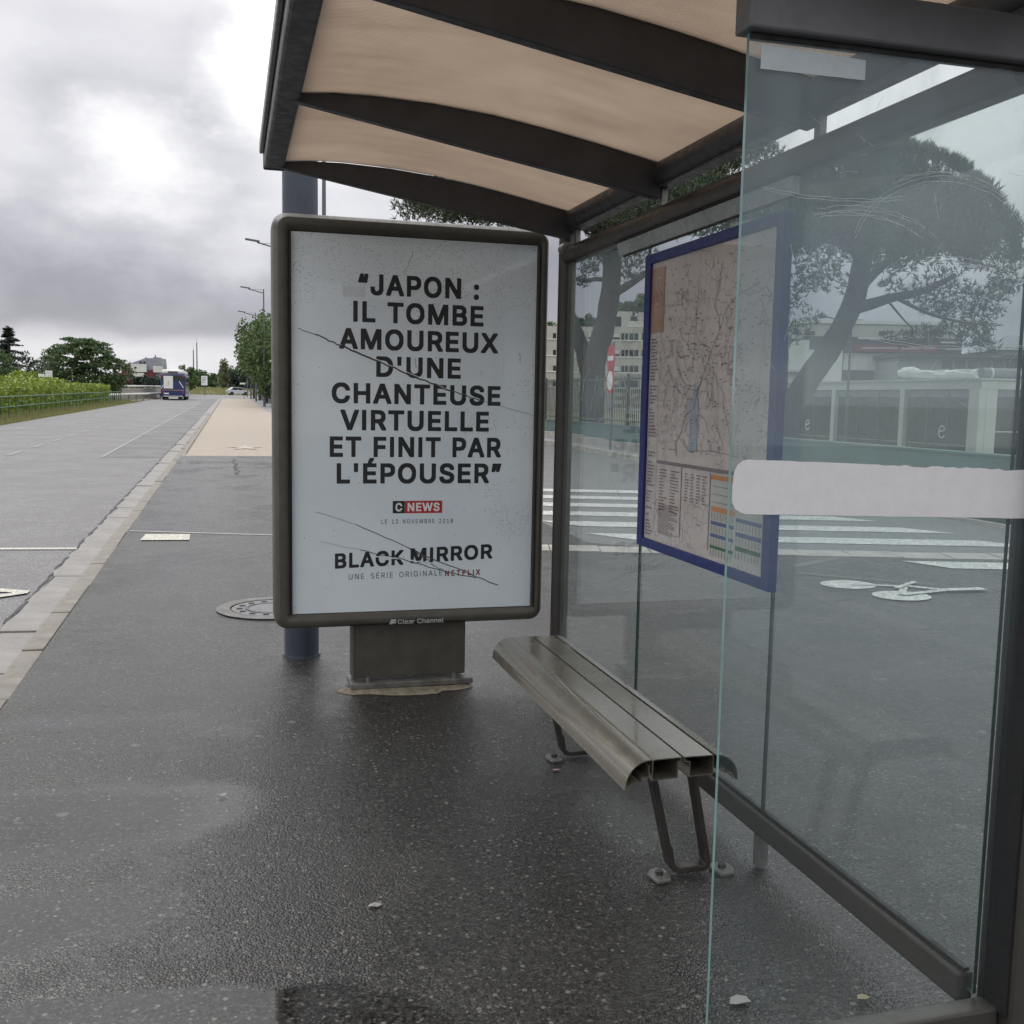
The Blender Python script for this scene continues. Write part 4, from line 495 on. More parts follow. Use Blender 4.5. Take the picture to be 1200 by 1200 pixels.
GLYPH_LIGHT = {'A': [484, ['198 510 14 -2 88 0 136 140 342 140 392 -2 464 -2 460 18 280 508', '240 444 274 328 320 200 158 200 218 376 236 442']], 'B': [460, ['58 510 58 -2 274 -2 322 6 360 22 382 38 398 56 410 78 420 120 418 170 410 196 396 220 360 252 342 260 318 264 368 290 384 308 396 334 400 354 398 406 390 432 378 454 358 476 338 490 286 508', '126 228 270 228 306 216 336 190 352 156 354 132 342 96 322 76 286 62 126 60', '126 288 126 450 268 448 304 434 326 408 334 382 330 344 318 322 292 300 256 288']], 'E': [423, ['378 -2 378 60 126 60 126 226 358 226 358 288 126 288 126 450 374 450 374 510 58 510 58 -2']], 'F': [414, ['58 -2 126 -2 126 220 348 220 348 280 126 280 126 450 370 450 370 510 58 510']], 'G': [524, ['308 515 238 517 212 513 174 501 132 477 98 445 74 411 54 367 42 319 38 283 40 203 52 147 72 101 102 59 136 29 176 7 226 -7 292 -9 322 -5 356 5 388 21 408 35 448 79 468 119 478 161 480 257 280 257 280 197 412 197 406 151 382 105 348 75 328 65 288 55 228 59 186 77 146 113 122 155 112 185 106 221 106 287 114 331 130 371 150 401 194 437 244 453 288 453 308 449 344 433 376 405 390 385 406 347 476 347 464 395 430 449 402 475 374 493']], 'I': [194, ['60 -2 128 -2 128 510 60 510']], 'L': [397, ['58 510 58 -2 364 -2 364 60 126 60 126 510']], 'M': [632, ['570 510 472 508 350 192 316 82 280 190 154 510 58 510 58 -2 124 -2 122 418 162 302 284 -2 344 -2 464 302 504 418 502 -2 570 -2']], 'N': [527, ['466 -2 466 510 396 510 396 156 400 90 352 176 140 510 58 510 58 -2 126 -2 126 364 122 420 190 302 380 8 382 0']], 'O': [537, ['320 513 294 517 224 515 180 503 152 489 126 471 84 425 60 381 44 329 38 283 38 225 44 179 60 127 84 83 126 37 152 19 206 -3 244 -9 308 -7 352 5 388 23 412 41 452 87 474 129 488 175 494 215 494 291 488 333 474 379 448 427 410 469 358 501', '288 453 342 435 360 423 396 383 408 361 422 319 428 277 428 231 422 189 406 143 386 111 362 87 348 77 306 59 248 55 214 63 182 79 164 93 140 121 120 159 112 185 106 219 106 287 112 323 126 363 140 387 166 417 188 433 226 449 246 453']], 'R': [453, ['58 510 58 -2 126 -2 126 196 246 196 350 -2 430 -2 430 4 318 204 320 210 346 220 374 242 394 270 408 310 412 342 410 384 398 426 380 456 342 488 316 500 284 508', '126 450 252 450 288 442 310 430 330 408 342 374 342 330 328 294 304 272 262 258 126 258']], 'S': [451, ['256 517 184 515 146 505 116 491 94 475 72 451 58 425 50 393 50 353 56 327 70 301 94 277 148 247 286 207 316 191 334 173 342 155 342 123 328 93 312 77 284 61 242 51 192 53 148 69 134 79 116 101 108 121 106 139 36 139 38 111 46 85 72 43 92 25 132 3 180 -9 268 -9 304 -1 340 15 358 27 388 59 404 91 410 119 410 159 404 185 390 211 368 235 342 253 302 271 204 297 166 311 140 327 120 353 116 373 118 391 130 417 148 435 170 447 216 457 262 453 302 435 326 409 336 375 402 375 402 395 394 425 380 451 356 477 308 505']], 'T': [453, ['190 -2 258 -2 258 450 420 450 420 510 30 510 30 450 190 450']], 'U': [521, ['460 510 390 510 390 158 382 128 366 100 346 80 318 64 278 54 226 56 180 74 150 102 136 126 126 166 126 510 58 510 60 136 72 96 92 62 112 40 138 20 170 4 216 -8 284 -10 312 -6 342 2 382 22 398 34 432 72 454 122 460 170']], 'V': [484, ['14 510 200 0 280 -2 462 496 464 510 390 508 262 136 242 62 198 200 88 508']], 'X': [478, ['16 -2 94 -2 220 180 236 212 268 158 378 -2 458 -2 458 4 452 8 436 36 430 40 414 68 408 72 392 100 386 104 278 262 428 480 434 484 446 502 446 510 370 510 270 366 240 310 236 310 212 356 108 510 28 510 28 504 164 306 170 302 186 274 192 270 196 258 20 10']], 'É': [423, ['378 -2 378 60 126 60 126 226 358 226 358 288 126 288 126 450 374 450 374 510 58 510 58 -2', '308 660 236 660 192 570 190 556 244 556 306 650']], '0': [457, ['250 517 204 517 168 509 142 497 108 469 86 439 68 401 54 353 48 313 48 195 56 145 74 91 96 53 130 19 168 -1 206 -9 248 -9 290 1 318 15 346 39 368 69 386 107 398 147 406 199 406 309 398 359 380 415 360 451 326 487 286 509', '242 457 258 453 288 435 304 417 320 389 330 361 340 309 342 223 330 147 308 97 270 61 248 53 218 51 192 57 164 75 134 119 122 153 114 195 112 293 122 355 132 385 156 425 176 443 196 453']], '1': [457, ['392 -2 392 56 278 56 278 510 194 510 84 430 84 356 90 356 110 374 210 444 210 56 74 56 74 -2']], '2': [457, ['62 -2 392 -2 392 58 156 58 320 232 356 280 378 328 384 380 374 428 354 462 332 484 300 504 278 512 242 518 208 518 160 508 132 494 108 476 92 458 74 426 64 386 64 360 130 360 130 382 138 408 146 422 164 440 200 456 234 458 256 454 288 438 306 418 318 386 318 356 306 320 270 270 62 50']], '8': [457, ['200 517 158 507 118 485 94 461 78 435 68 395 68 365 76 331 90 305 108 285 146 265 128 261 100 245 72 215 60 193 52 167 50 117 56 89 74 55 92 35 120 15 146 3 186 -7 268 -7 312 5 356 31 380 57 398 93 402 109 402 161 384 209 350 247 320 263 306 265 342 283 372 321 384 363 384 397 378 425 364 453 334 485 316 497 266 515', '118 123 120 163 140 199 178 225 210 233 254 231 290 217 320 189 334 155 334 123 328 103 318 87 298 69 278 59 244 51 196 53 154 69 134 87', '140 407 150 425 164 439 190 453 208 457 246 457 268 451 286 441 302 425 314 403 318 369 312 343 288 311 258 295 216 291 184 299 164 311 150 325 140 343 136 357 136 393']], 'C': [514, ['372 495 336 509 294 517 240 517 180 503 142 483 106 453 76 413 58 377 44 329 38 283 40 203 50 155 66 113 94 69 126 37 176 7 206 -3 244 -9 308 -7 352 5 382 19 410 39 444 77 464 115 474 163 406 163 400 139 382 107 346 75 326 65 286 55 236 57 192 73 156 101 134 131 112 185 106 221 106 287 120 349 152 403 176 425 208 443 246 453 288 453 322 445 350 431 376 409 398 375 406 347 474 347 464 393 440 437 408 471']], 'l': [193, ['51 512 53 54 61 32 71 18 95 2 121 -4 183 0 173 56 133 56 123 62 117 78 117 512']], 'e': [408, ['232 386 178 386 150 380 118 366 98 352 74 328 58 304 42 266 34 230 34 144 40 116 58 72 78 44 102 22 128 6 174 -8 236 -10 286 2 316 18 346 46 366 84 366 94 304 108 288 78 262 58 238 50 200 48 166 56 144 68 122 90 108 116 98 168 372 168 370 246 360 284 342 320 322 344 296 364 266 378', '98 224 108 264 130 298 150 314 188 328 232 326 270 306 296 268 306 232 306 224']], 'a': [393, ['338 -3 338 277 330 311 314 339 288 363 264 375 222 385 164 385 142 381 116 373 84 355 50 319 40 299 42 287 102 271 118 299 146 319 188 329 218 327 244 317 260 303 270 283 274 253 270 241 252 231 122 213 90 203 64 189 40 163 28 127 30 77 46 39 64 19 98 -1 138 -11 182 -11 204 -7 236 7 260 27 274 47 274 -3', '274 185 274 135 268 107 256 85 226 59 198 49 156 47 118 59 100 77 94 93 94 117 102 135 118 149 156 163 236 173']], 'r': [263, ['51 -2 117 -2 119 262 131 288 149 306 171 318 197 324 245 320 245 386 191 386 169 380 137 360 121 340 117 328 115 382 51 382']], 'h': [414, ['51 510 51 -2 117 -2 119 258 127 280 145 304 175 322 209 328 231 326 265 310 283 288 291 268 295 244 295 -2 359 -2 359 270 355 294 339 332 313 362 289 376 251 386 205 386 161 372 141 358 117 328 117 510']], 'n': [414, ['359 -2 359 270 349 312 329 346 307 366 271 382 251 386 205 386 179 380 149 364 131 348 115 324 115 382 51 382 51 -2 117 -2 119 258 127 280 145 304 175 322 209 328 231 326 265 310 283 288 291 268 295 244 295 -2']]}

# ------------------------------------------------------------------ ground, road, pavement
WALL_X = 10.2
def low(x):                                  # behind the fence wall the ground drops
    return -1.1 * smoothstep(WALL_X + 0.4, WALL_X + 4, x)
def sheet(name, xs, ys, dz, m, fn=None):
    mb = MB()
    nx = len(xs)
    for y in ys:
        for x in xs: mb.v.append((x, y, gz(y) + dz + (fn(x, y) if fn else 0)))
    for j in range(len(ys) - 1):
        for i in range(nx - 1):
            mb.f.append([j*nx+i, j*nx+i+1, (j+1)*nx+i+1, (j+1)*nx+i]); mb.m.append(0)
    return struct(mb.build(name, m))
YS = [-30, -5, 2, 5, 6, 8, 12, 20, 30, 45, 60, 80, 100, 120, 140, 150, 170, 230, 400, 900, 3000]
sheet('ground', [-3000, -600, -120, -40, -8.2, -1.6, 2.6, WALL_X + .3, 11.5, 13, 15, 22, 60, 300, 3000], YS, -0.20, MT['soil'], lambda x, y: low(x))
YR = [-30, -5, 2, 5, 6, 8, 12, 16, 20, 24, 30, 38, 45, 60, 80, 100, 120, 134]
sheet('road', [-8.1, -4.7, -1.43], YR, -0.055, MT['road'])
sheet('resurfaced_lane', [-2.72, -1.43], [23.9, 30, 45, 60, 80, 100, 120, 130], -0.051, MT['roadstrip'])
sheet('roundabout_road', [-60, -20, 5, 40], [134, 150, 170, 192], -0.055, MT['road'])
PAVE_Y = [-30, -5, 0, 2, 4, 6, 8, 10, 12, 16, 20, 23.7]
# gutter line of the side road behind the shelter: n = (.255,.967)
TX, TY, NX, NY = 0.967, -0.255, 0.255, 0.967
def side(t, c): return (TX * t + NX * c, TY * t + NY * c)
def poly_sheet(name, pts, dz, m, parent=None, kind=True):
    mb = MB(); mb.add([(x, y, gz(y) + dz) for x, y in pts], [tuple(range(len(pts)))])
    o = mb.build(name, m, parent)
    if kind: struct(o)
    return o
sheet('pavement', [-1.06, 0, 1, 2, 3.0, 3.6], PAVE_Y, 0.0, MT['pavement'])
# forecourt between the shelter and the side road, and the side road itself
mb = MB()
rows = [-30, -5, 0, 2, 4, 6, 7, 8, 9, 10, 11, 12]
def cut(y, c): return (c - NY * y) / NX           # x on the gutter line at this y
pts = []
for y in rows:
    xm = min(max(cut(y, 9.95), 3.6), 60) if y > 0 else 60
    pts.append((y, xm))
for (y0, a), (y1, b) in zip(pts, pts[1:]):
    if a <= 3.6 and b <= 3.6: continue
    mb.add([(3.6, y0, gz(y0)), (a, y0, gz(y0)), (b, y1, gz(y1)), (3.6, y1, gz(y1))], [(0, 1, 2, 3)])
struct(mb.build('forecourt', MT['pavement']))
mb = MB()
ys2 = [-30, -5, 0, 2, 4, 6, 7, 8, 9, 10, 11, 12, 14, 18, 23.7, 30, 45, 60]
for y0, y1 in zip(ys2, ys2[1:]):
    a = max(cut(y0, 10.36), 3.6); b = max(cut(y1, 10.36), 3.6)
    if min(a, b) > 9.3: continue
    a = min(a, 9.3); b = min(b, 9.3)
    mb.add([(a, y0, gz(y0) - .03), (9.3, y0, gz(y0) - .03), (9.3, y1, gz(y1) - .03), (b, y1, gz(y1) - .03)], [(0, 1, 2, 3)])
struct(mb.build('side_road', MT['sideroad']))
sheet('beige_path', [-1.06, 0.5, 2.25], [23.7, 30, 38, 45, 60, 80, 100, 120, 134], 0.0, MT['beige'])
sheet('grey_path', [2.25, 3.62], [23.7, 30, 38, 45, 60, 80, 100, 120, 134], -0.006, MT['greypath'])
sheet('far_pavement', [9.42, 10.06], [-5, 5, 10, 16, 20, 24, 30, 40, 60], 0.10, MT['greypath'])

# kerb: a flat gutter course and a low kerb course, stone by stone
kerb = struct(MB().box(-1.40, -1.08, -6, 60, -0.16, -0.075).build('kerb', MT['concrete']))
def stones(name, x0, x1, z0, z1, y0, y1, ln, m, jag=0.0, tilt=0.0):
    y = y0; protos = []
    for k in range(4):
        random.seed(300 + k + int(ln * 100))
        h = ln - 0.012
        jx = [random.uniform(-jag, jag) for _ in range(5)]
        mb = MB(); vs = []; seg = 4
        for zz in (z0, z1):
            for i in range(seg + 1):
                vs.append((x0 + jx[i], h * i / seg, zz + (tilt if zz == z1 else 0)))
            for i in range(seg, -1, -1):
                vs.append((x1, h * i / seg, zz))
        n = 2 * seg + 2
        fs = [tuple(range(n-1, -1, -1)), tuple(range(n, 2*n))] + [(i, (i+1) % n, n+(i+1) % n, n+i) for i in range(n)]
        mb.add(vs, fs)
        o = mb.build(name, m, bevel=0.006); protos.append(o)
    used = set(); i = 0
    while y < y1 - 0.01:
        p = protos[i % 4] if random.random() < .5 else protos[(i * 3 + 1) % 4]
        if p.name not in used: o = p; used.add(p.name)
        else: o = p.copy(); COL.objects.link(o)
        o.location = (random.uniform(-.004, .004), y, gz(y + ln / 2) + random.uniform(-.005, .003)); o.rotation_euler = (random.uniform(-.003, .003) + (0.0075 if y > 6 else 0), random.uniform(-.006, .006), random.uniform(-.004, .004))
        o.parent = kerb
        y += ln; i += 1
    for p in protos:
        if p.name not in used: bpy.data.objects.remove(p)
random.seed(5)
stones('gutter_slab', -1.435, -1.185, -0.12, -0.045, 2.0, 60, 1.0, MT['gutter'], 0.028, 0.004)
random.seed(6)
stones('kerb_stone', -1.180, -1.062, -0.12, -0.004, 2.35, 60, 1.0, MT['kerb'])
fk = MB()
for a, b in zip([60, 80, 100, 120], [80, 100, 120, 134]):
    fk.add([(-1.43, a, gz(a)-.04), (-1.06, a, gz(a)+.01), (-1.06, b, gz(b)+.01), (-1.43, b, gz(b)-.04)], [(0,1,2,3)])
fk.build('far_kerb_course', MT['gutter'], kerb)
# raised kerb of the beige path
mb = MB()
for a, b in zip([23.7, 24.5, 26, 30, 45, 60, 80, 100, 120], [24.5, 26, 30, 45, 60, 80, 100, 120, 134]):
    mb.add([(x, y, gz(y) + zz) for y in (a, b) for x, zz in ((-1.06, -0.05), (-1.06, 0.035 if y > 24 else -0.004), (-0.98, 0.035 if y > 24 else -0.002), (-0.98, -0.05))], [(0,1,5,4),(1,2,6,5),(2,3,7,6)])
mb.build('raised_edge', MT['kerb'], kerb)
# concrete joint across the pavement, painted plate, manhole
mb = MB(); mb.add([(x, y, gz(y) + .004) for x, y in ((-1.04, 11.40), (-1.04, 11.46), (1.2, 10.70), (1.2, 10.64))], [(3, 2, 1, 0)][::1])
struct(mb.build('pavement_joint_line', MT['concrete']))
mb = MB(); mb.add([(x, y, gz(y) + .008) for x, y in ((-0.88, 10.70), (-0.41, 10.66), (-0.42, 11.08), (-0.86, 11.13))], [(0, 1, 2, 3)])
struct(mb.build('painted_plate', MT['markold']))
mhx, mhy, mhr = 0.27, 7.27, 0.33
mhole = thing('manhole_cover', (mhx, mhy, gz(mhy)), 'round iron manhole cover in the pavement behind the advert panel', 'manhole cover')
def ring(mb, cx, cy, r0, r1, z0, n=36):
    for k in range(n):
        a, b = 2*math.pi*k/n, 2*math.pi*(k+1)/n
        mb.add([(cx+r*math.cos(t), cy+r*math.sin(t), z0) for r, t in ((r0, a), (r1, a), (r1, b), (r0, b))], [(0, 1, 2, 3)])
mb = MB(); mb.prism([(mhx+mhr*.84*math.cos(2*math.pi*k/36), mhy+mhr*.84*math.sin(2*math.pi*k/36)) for k in range(36)], 'z', gz(mhy) - .02, gz(mhy)+.006); mb.build('cover_plate', MT['iron'], mhole)
mb = MB(); ring(mb, mhx, mhy, mhr*.88, mhr*1.16, gz(mhy)+.008); mb.build('cover_frame', MT['basemetal'], mhole)
mb = MB(); ring(mb, mhx, mhy, mhr*.5, mhr*.56, gz(mhy)+.011)
for k in range(14):
    a = 2*math.pi*k/14; cx_, cy_m = mhx+mhr*.68*math.cos(a), mhy+mhr*.68*math.sin(a)
    mb.box(cx_-.02, cx_+.02, cy_m-.012, cy_m+.012, gz(mhy)+.006, gz(mhy)+.012)
mb.build('raised_lettering', MT['inkgrey'], mhole)
# markings on the main road
def markline(name, pts, m, dz=-0.047):
    mb = MB(); mb.add([(x, y, gz(y) + dz) for x, y in pts], [tuple(range(len(pts)))]); return struct(mb.build(name, m))
markline('stop_line_marking', [(-1.45, 10.53), (-1.45, 10.64), (-4.6, 11.00), (-4.6, 10.89)], MT['markold'])
markline('zigzag_marking', [(-1.50, 8.33), (-1.50, 8.45), (-2.6, 9.05), (-2.6, 8.93)], MT['markold'], -0.046)
markline('zigzag_marking', [(-1.50, 8.45), (-1.50, 8.33), (-2.6, 7.45), (-2.6, 7.57)], MT['markold'], -0.042)
y = 18.5
while y < 44:
    markline('dash_marking', [(-4.73, y), (-4.64, y), (-4.64, y + 1.5), (-4.73, y + 1.5)], MT['markfaint']); y += 2.95
mb = MB()
for a, b in zip([23.9, 30, 45, 60, 80, 100, 120], [30, 45, 60, 80, 100, 120, 130]):
    mb.quad((-2.75, a, gz(a)-.046), (-2.69, a, gz(a)-.046), (-2.69, b, gz(b)-.046), (-2.75, b, gz(b)-.046))
struct(mb.build('lane_seam', MT['markfaint']))
# faded star on the beige path
cx_, cy_s = 0.35, 26.8; mb = MB(); pts = []
for k in range(10):
    r = (0.5 if k % 2 == 0 else 0.16); a = math.pi/2 + k*math.pi/5
    pts.append((cx_ + r*math.cos(a), cy_s + 2.2*r*math.sin(a), gz(cy_s)+.012 + 0.0075*2.2*r*math.sin(a)))
mb.add(pts, [tuple(range(10))]); struct(mb.build('star_marking', MT['star']))
# zebra crossing on the side road, flush slab course, near stripe, bicycle symbol
def sidepoly(name, tc, m, dz):
    mb = MB(); pts = [side(t, c) for t, c in tc]
    mb.add([(x, y, gz(y) + dz) for x, y in pts], [tuple(range(len(pts)))]); return struct(mb.build(name, m))
for k in range(6):
    c = 11.06 + 1.06 * k; tr = 5.95 - 0.5 * k; tl = tr - 4.5
    sidepoly('zebra_stripe', [(tl, c), (tr, c), (tr - .5, c + .46), (tl - .5, c + .46)], MT['mark'], -0.024)
sidepoly('give_way_stripe', [(3.88, 9.75), (4.2, 9.36), (9.5, 9.36), (9.5, 9.75)][::1], MT['mark'], 0.006)
course = struct(MB().add([(*side(t, c), gz(side(t, c)[1]) - .06) for t, c in ((-3.5, 9.9), (14, 9.9), (14, 10.4), (-3.5, 10.4))], [(0, 1, 2, 3)]).build('gutter_course', MT['concrete']))
for k in range(30):
    t0 = -1.0 + 0.5 * k
    mb = MB(); ps = [side(t, c) for t, c in ((t0, 9.965), (t0 + .488, 9.965), (t0 + .488, 10.345), (t0, 10.345))]
    dz = random.uniform(-.004, .006)
    vs = [(x, y, gz(y) - .05) for x, y in ps] + [(x, y, gz(y) + .004 + dz) for x, y in ps]
    mb.add(vs, [(4,5,6,7),(0,1,5,4),(1,2,6,5),(2,3,7,6),(3,0,4,7)]); mb.build('gutter_slab', MT['concrete'], course)
mb = MB()
def disc(cx, cy, rx, ry, z0, n=28, ri=0.0):
    if ri: 
        for k in range(n):
            a, b = 2*math.pi*k/n, 2*math.pi*(k+1)/n
            mb.add([(cx+rx*s*math.cos(t), cy+ry*s*math.sin(t), z0) for s, t in ((ri, a), (1, a), (1, b), (ri, b))], [(0,1,2,3)])
    else: mb.add([(cx+rx*math.cos(2*math.pi*k/n), cy+ry*math.sin(2*math.pi*k/n), z0) for k in range(n)], [tuple(range(n))])
zb = 0.014
disc(4.98, 7.42, .235, .20, zb); disc(5.12, 6.90, .235, .20, zb)
def stroke(a, b, wd, z0=0.018):
    a = Vector(a); b = Vector(b); d = (b - a).normalized(); n = Vector((-d.y, d.x)) * wd / 2
    mb.add([(*(a+n), z0), (*(b+n), z0), (*(b-n), z0), (*(a-n), z0)], [(3, 2, 1, 0)])
stroke((4.98, 7.42), (5.40, 7.25), .06); stroke((5.40, 7.25), (5.12, 6.90), .06, .02); stroke((5.12, 6.90), (5.62, 7.02), .07, .022)
stroke((5.40, 7.25), (5.62, 7.02), .06, .024); stroke((5.62, 7.02), (5.98, 7.0), .10, .026); stroke((5.25, 7.15), (5.6, 7.38), .05, .028)
struct(mb.build('bicycle_symbol', MT['mark']))

# ------------------------------------------------------------------ bus shelter
SX = 1.65
shelter = thing('bus_shelter', (1.65, 3.4, 0), 'dark metal bus shelter with glass walls and curved brown translucent roof', 'bus shelter')
F = MT['frame']; BM_ = MT['beam']
def rbox(name, x0, x1, y0, y1, z0, z1, m, b=0.006, par=None):
    return MB().box(x0, x1, y0, y1, z0, z1).build(name, m, par or shelter, bevel=b)
# posts
MB().tube([(SX - .003, 5.02, -.02), (SX - .003, 5.02, 2.40)], .043, 16).build('post', F, shelter, smooth=True)
rbox('post', 1.672, 1.80, 1.775, 1.895, -.02, 2.42, F, 0.012)
rbox('glazing_profile', 1.662, 1.671, 1.79, 1.86, .14, 2.2, MT['rubber'], 0.001)
rbox('glazing_profile', 1.638, 1.662, 4.915, 4.978, .19, 2.20, MT['profile'], 0.004)
# bottom and top rail of the back wall
rbox('bottom_rail', 1.628, 1.672, 1.90, 4.98, .112, .186, F, 0.008)
rbox('glazing_bead', 1.642, 1.658, 1.90, 4.98, .188, .198, MT['rubber'], 0.002)
for yy in (2.86, 3.95):
    ft = MB().tube([(SX, yy, .012), (SX, yy, .112)], .024, 14).build('rail_foot', MT['steel'], shelter, smooth=True)
    MB().tube([(SX, yy, -.01), (SX, yy, .011)], .013, 10).build('foot_bolt', MT['steel'], ft, smooth=True)
prof = [(1.672, 2.182)] + [(1.628 - .022*math.sin(math.pi*k/8), 2.222 - .040*math.cos(math.pi*k/8)) for k in range(9)] + [(1.672, 2.262)]
MB().prism(prof, 'y', 1.90, 4.98).build('top_rail', F, shelter, smooth='fix')
# sloping light strip under the rail, from the map to the far bay
MB().prism([(1.616, 2.178), (1.632, 2.124), (1.640, 2.124), (1.640, 2.178)], 'y', 2.80, 4.25).build('light_strip', MT['strip'], shelter, bevel=.002)
rbox('strip_edge', 1.606, 1.64, 2.80, 4.25, 2.1785, 2.1815, MT['rubber'], .001)
rbox('strip_lip', 1.626, 1.640, 2.80, 4.20, 2.117, 2.1235, MT['rubber'], .001)
# back beam with its brackets
bb = MB().tube([(SX - .01, 1.5, 2.388), (SX - .01, 5.06, 2.388)], .05, 20).build('back_beam', BM_, shelter, smooth=True)
rbox('beam_flange', 1.615, 1.680, 1.5, 5.05, 2.334, 2.342, BM_, .002)
for yy in (2.72, 3.84, 4.88):
    rbox('rail_bracket', 1.638, 1.664, yy - .014, yy + .014, 2.260, 2.334, MT['steel'], .003)
MB().tube([(1.62, 5.0, 2.252), (1.62, 4.93, 2.252)], .03, 12).build('rail_clamp', MT['steel'], shelter, smooth=True)
# ribs: straight lower edge, arched upper edge
TOPP = [(.20, 2.556), (.36, 2.570), (.51, 2.574), (.73, 2.566), (.95, 2.546), (1.15, 2.516), (1.33, 2.484), (1.5, 2.450), (1.63, 2.424)]
ribpoly = TOPP + [(1.63, 2.292), (1.2, 2.366), (.7, 2.452), (.20, 2.538)]
for yy in (4.945, 3.84, 2.735, 1.62):
    MB().prism(ribpoly, 'y', yy - .022, yy + .022).build('rib', BM_, shelter, bevel=.004)
# front beam: hollow gutter with a closed end
rbox('front_beam', .160, .250, 1.45, 4.985, 2.535, 2.64, BM_, .012)
rbox('beam_end_cap', .157, .253, 4.985, 5.005, 2.531, 2.644, MT['frame'], .008)
rbox('beam_trim', .140, .158, 1.45, 4.99, 2.60, 2.648, MT['steel'], .004)
# roof skin, one corrugated sheet per bay
def arch(x):
    for (a, za), (b, zb_) in zip(TOPP, TOPP[1:]):
        if x <= b: return za + (zb_ - za) * (x - a) / (b - a)
    return TOPP[-1][1]
for y0, y1 in ((3.865, 4.92), (2.76, 3.815), (1.645, 2.71)):
    mb = MB(); xs = [.245 + (1.66 - .245) * k / 24 for k in range(25)]
    top = [(x, arch(x) + .001) for x in xs]
    pp = top + [(x, zz + .010) for x, zz in reversed(top)]
    mb.prism(pp, 'y', y0, y1); mb.build('roof_sheet', MT['roof'], shelter, smooth='fix')
for yy in (4.945, 3.84, 2.735, 1.62):
    mb = MB(); top = [(x, arch(x) + .013) for x in [.245 + 1.405 * k / 16 for k in range(17)]]
    mb.prism(top + [(x, zz + .012) for x, zz in reversed(top)], 'y', yy - .03, yy + .03); mb.build('cover_strip', F, shelter)
# glass panes: faces clear, rims green
def pane(name, x0, x1, y0, y1, z0, z1, m, thin, rim='edge2'):
    mb = MB(); mb.box(x0, x1, y0, y1, z0, z1)
    mb.m = [1, 1, 0, 1, 0, 1] if thin == 'y' else [1, 1, 1, 0, 1, 0]
    return mb.build(name, [m, MT[rim]], shelter)
pn = []
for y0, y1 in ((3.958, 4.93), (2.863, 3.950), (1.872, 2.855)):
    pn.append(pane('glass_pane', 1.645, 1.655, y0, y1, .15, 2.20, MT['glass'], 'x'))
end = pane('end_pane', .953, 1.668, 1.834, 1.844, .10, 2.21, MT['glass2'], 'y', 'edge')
rbox('end_beam', .938, 1.70, 1.806, 1.868, 2.198, 2.288, MT['endbeam'], .005)
rbox('beam_dark_strip', .955, 1.665, 1.829, 1.849, 2.188, 2.197, MT['rubber'], .001)  # black strip along the underside of the end beam
rbox('end_rail', .95, 1.668, 1.812, 1.866, .075, .148, F, .006)
# frosted film with a torn rim, and the old sticker
pts = []; random.seed(3)
L_, R_ = .956, 1.664
for k in range(9):                                        # rounded chewed end
    a = math.pi/2 + math.pi*k/8
    pts.append((L_ + .034 + .034*math.cos(a) + random.uniform(-.002, .002), 1.3365 + .0545*math.sin(a)*abs(math.sin(a))**-.35 if abs(math.sin(a)) > .05 else 1.3365))
for k in range(1, 14): f = k/14; pts.append((L_ + .034 + (R_-L_-.034)*f, 1.282 - .017*f + random.uniform(-.0006, .0006)))
pts += [(R_, 1.265), (R_, 1.369)]
for k in range(40, 0, -1):
    f = k/41; jag = .0035 if f > .45 else .0008
    pts.append((L_ + .034 + (R_-L_-.034)*f, 1.391 - .021*f + random.uniform(-jag, jag*.3)))
MB().prism(pts, 'y', 1.8325, 1.8335).build('frosted_band', MT['sticker'], end)
MB().prism([(.978, 2.134), (1.205, 2.1345), (1.205, 2.172), (.978, 2.179)], 'y', 1.8325, 1.8335).build('old_sticker', MT['film'], end)
def ribbon(mb, pts, wd, ax, off):
    """flat scratch: 2D points on a pane, ax = 'y' (x,z) or 'x' (y,z)"""
    for a, b in zip(pts, pts[1:]):
        a = Vector(a); b = Vector(b); d = b - a
        if d.length < 1e-6: continue
        d.normalize(); n = Vector((-d.y, d.x)) * wd / 2
        q = [a+n, b+n, b-n, a-n]
        mb.add([(p.x, off, p.y) if ax == 'y' else (off, p.x, p.y) for p in q], [(0, 1, 2, 3)])
mb = MB(); random.seed(21)
def arc(cx, cz, r, a0, a1, wob=.004, n=16, sq=1.0): return [(cx + r*math.cos(a0+(a1-a0)*k/n) + random.uniform(-wob, wob)*.4, cz + sq*r*math.sin(a0+(a1-a0)*k/n) + random.uniform(-wob, wob)*.4) for k in range(n+1)]
for (cx0, cz0, r, a0, a1, sq) in ((1.42, 1.80, .22, 2.9, .5, .75), (1.42, 1.81, .225, 2.2, .9, .75), (1.43, 1.62, .34, 1.75, .45, .55), (1.43, 1.60, .35, 1.7, .3, .55), (1.20, 1.78, .20, 2.0, .7, .5), (1.22, 1.79, .20, 2.1, .6, .5), (1.45, 1.78, .5, 4.3, 5.2, .3), (1.15, 1.98, .3, 4.2, 5.3, .25)):
    for j in range(2): ribbon(mb, arc(cx0 + random.uniform(-.008, .008), cz0 + random.uniform(-.008, .008), r, a0, a1, sq=sq), .0007, 'y', 1.8332)
for k in range(30):
    x, zz = random.uniform(1.0, 1.62), random.uniform(1.45, 2.1); a = random.uniform(0, 6.28); ln = random.uniform(.01, .06)
    ribbon(mb, [(x, zz), (x + ln*math.cos(a), zz + ln*math.sin(a))], .0005, 'y', 1.8332)
mb.build('scratches', MT['film'], end)['kind'] = 'stuff'
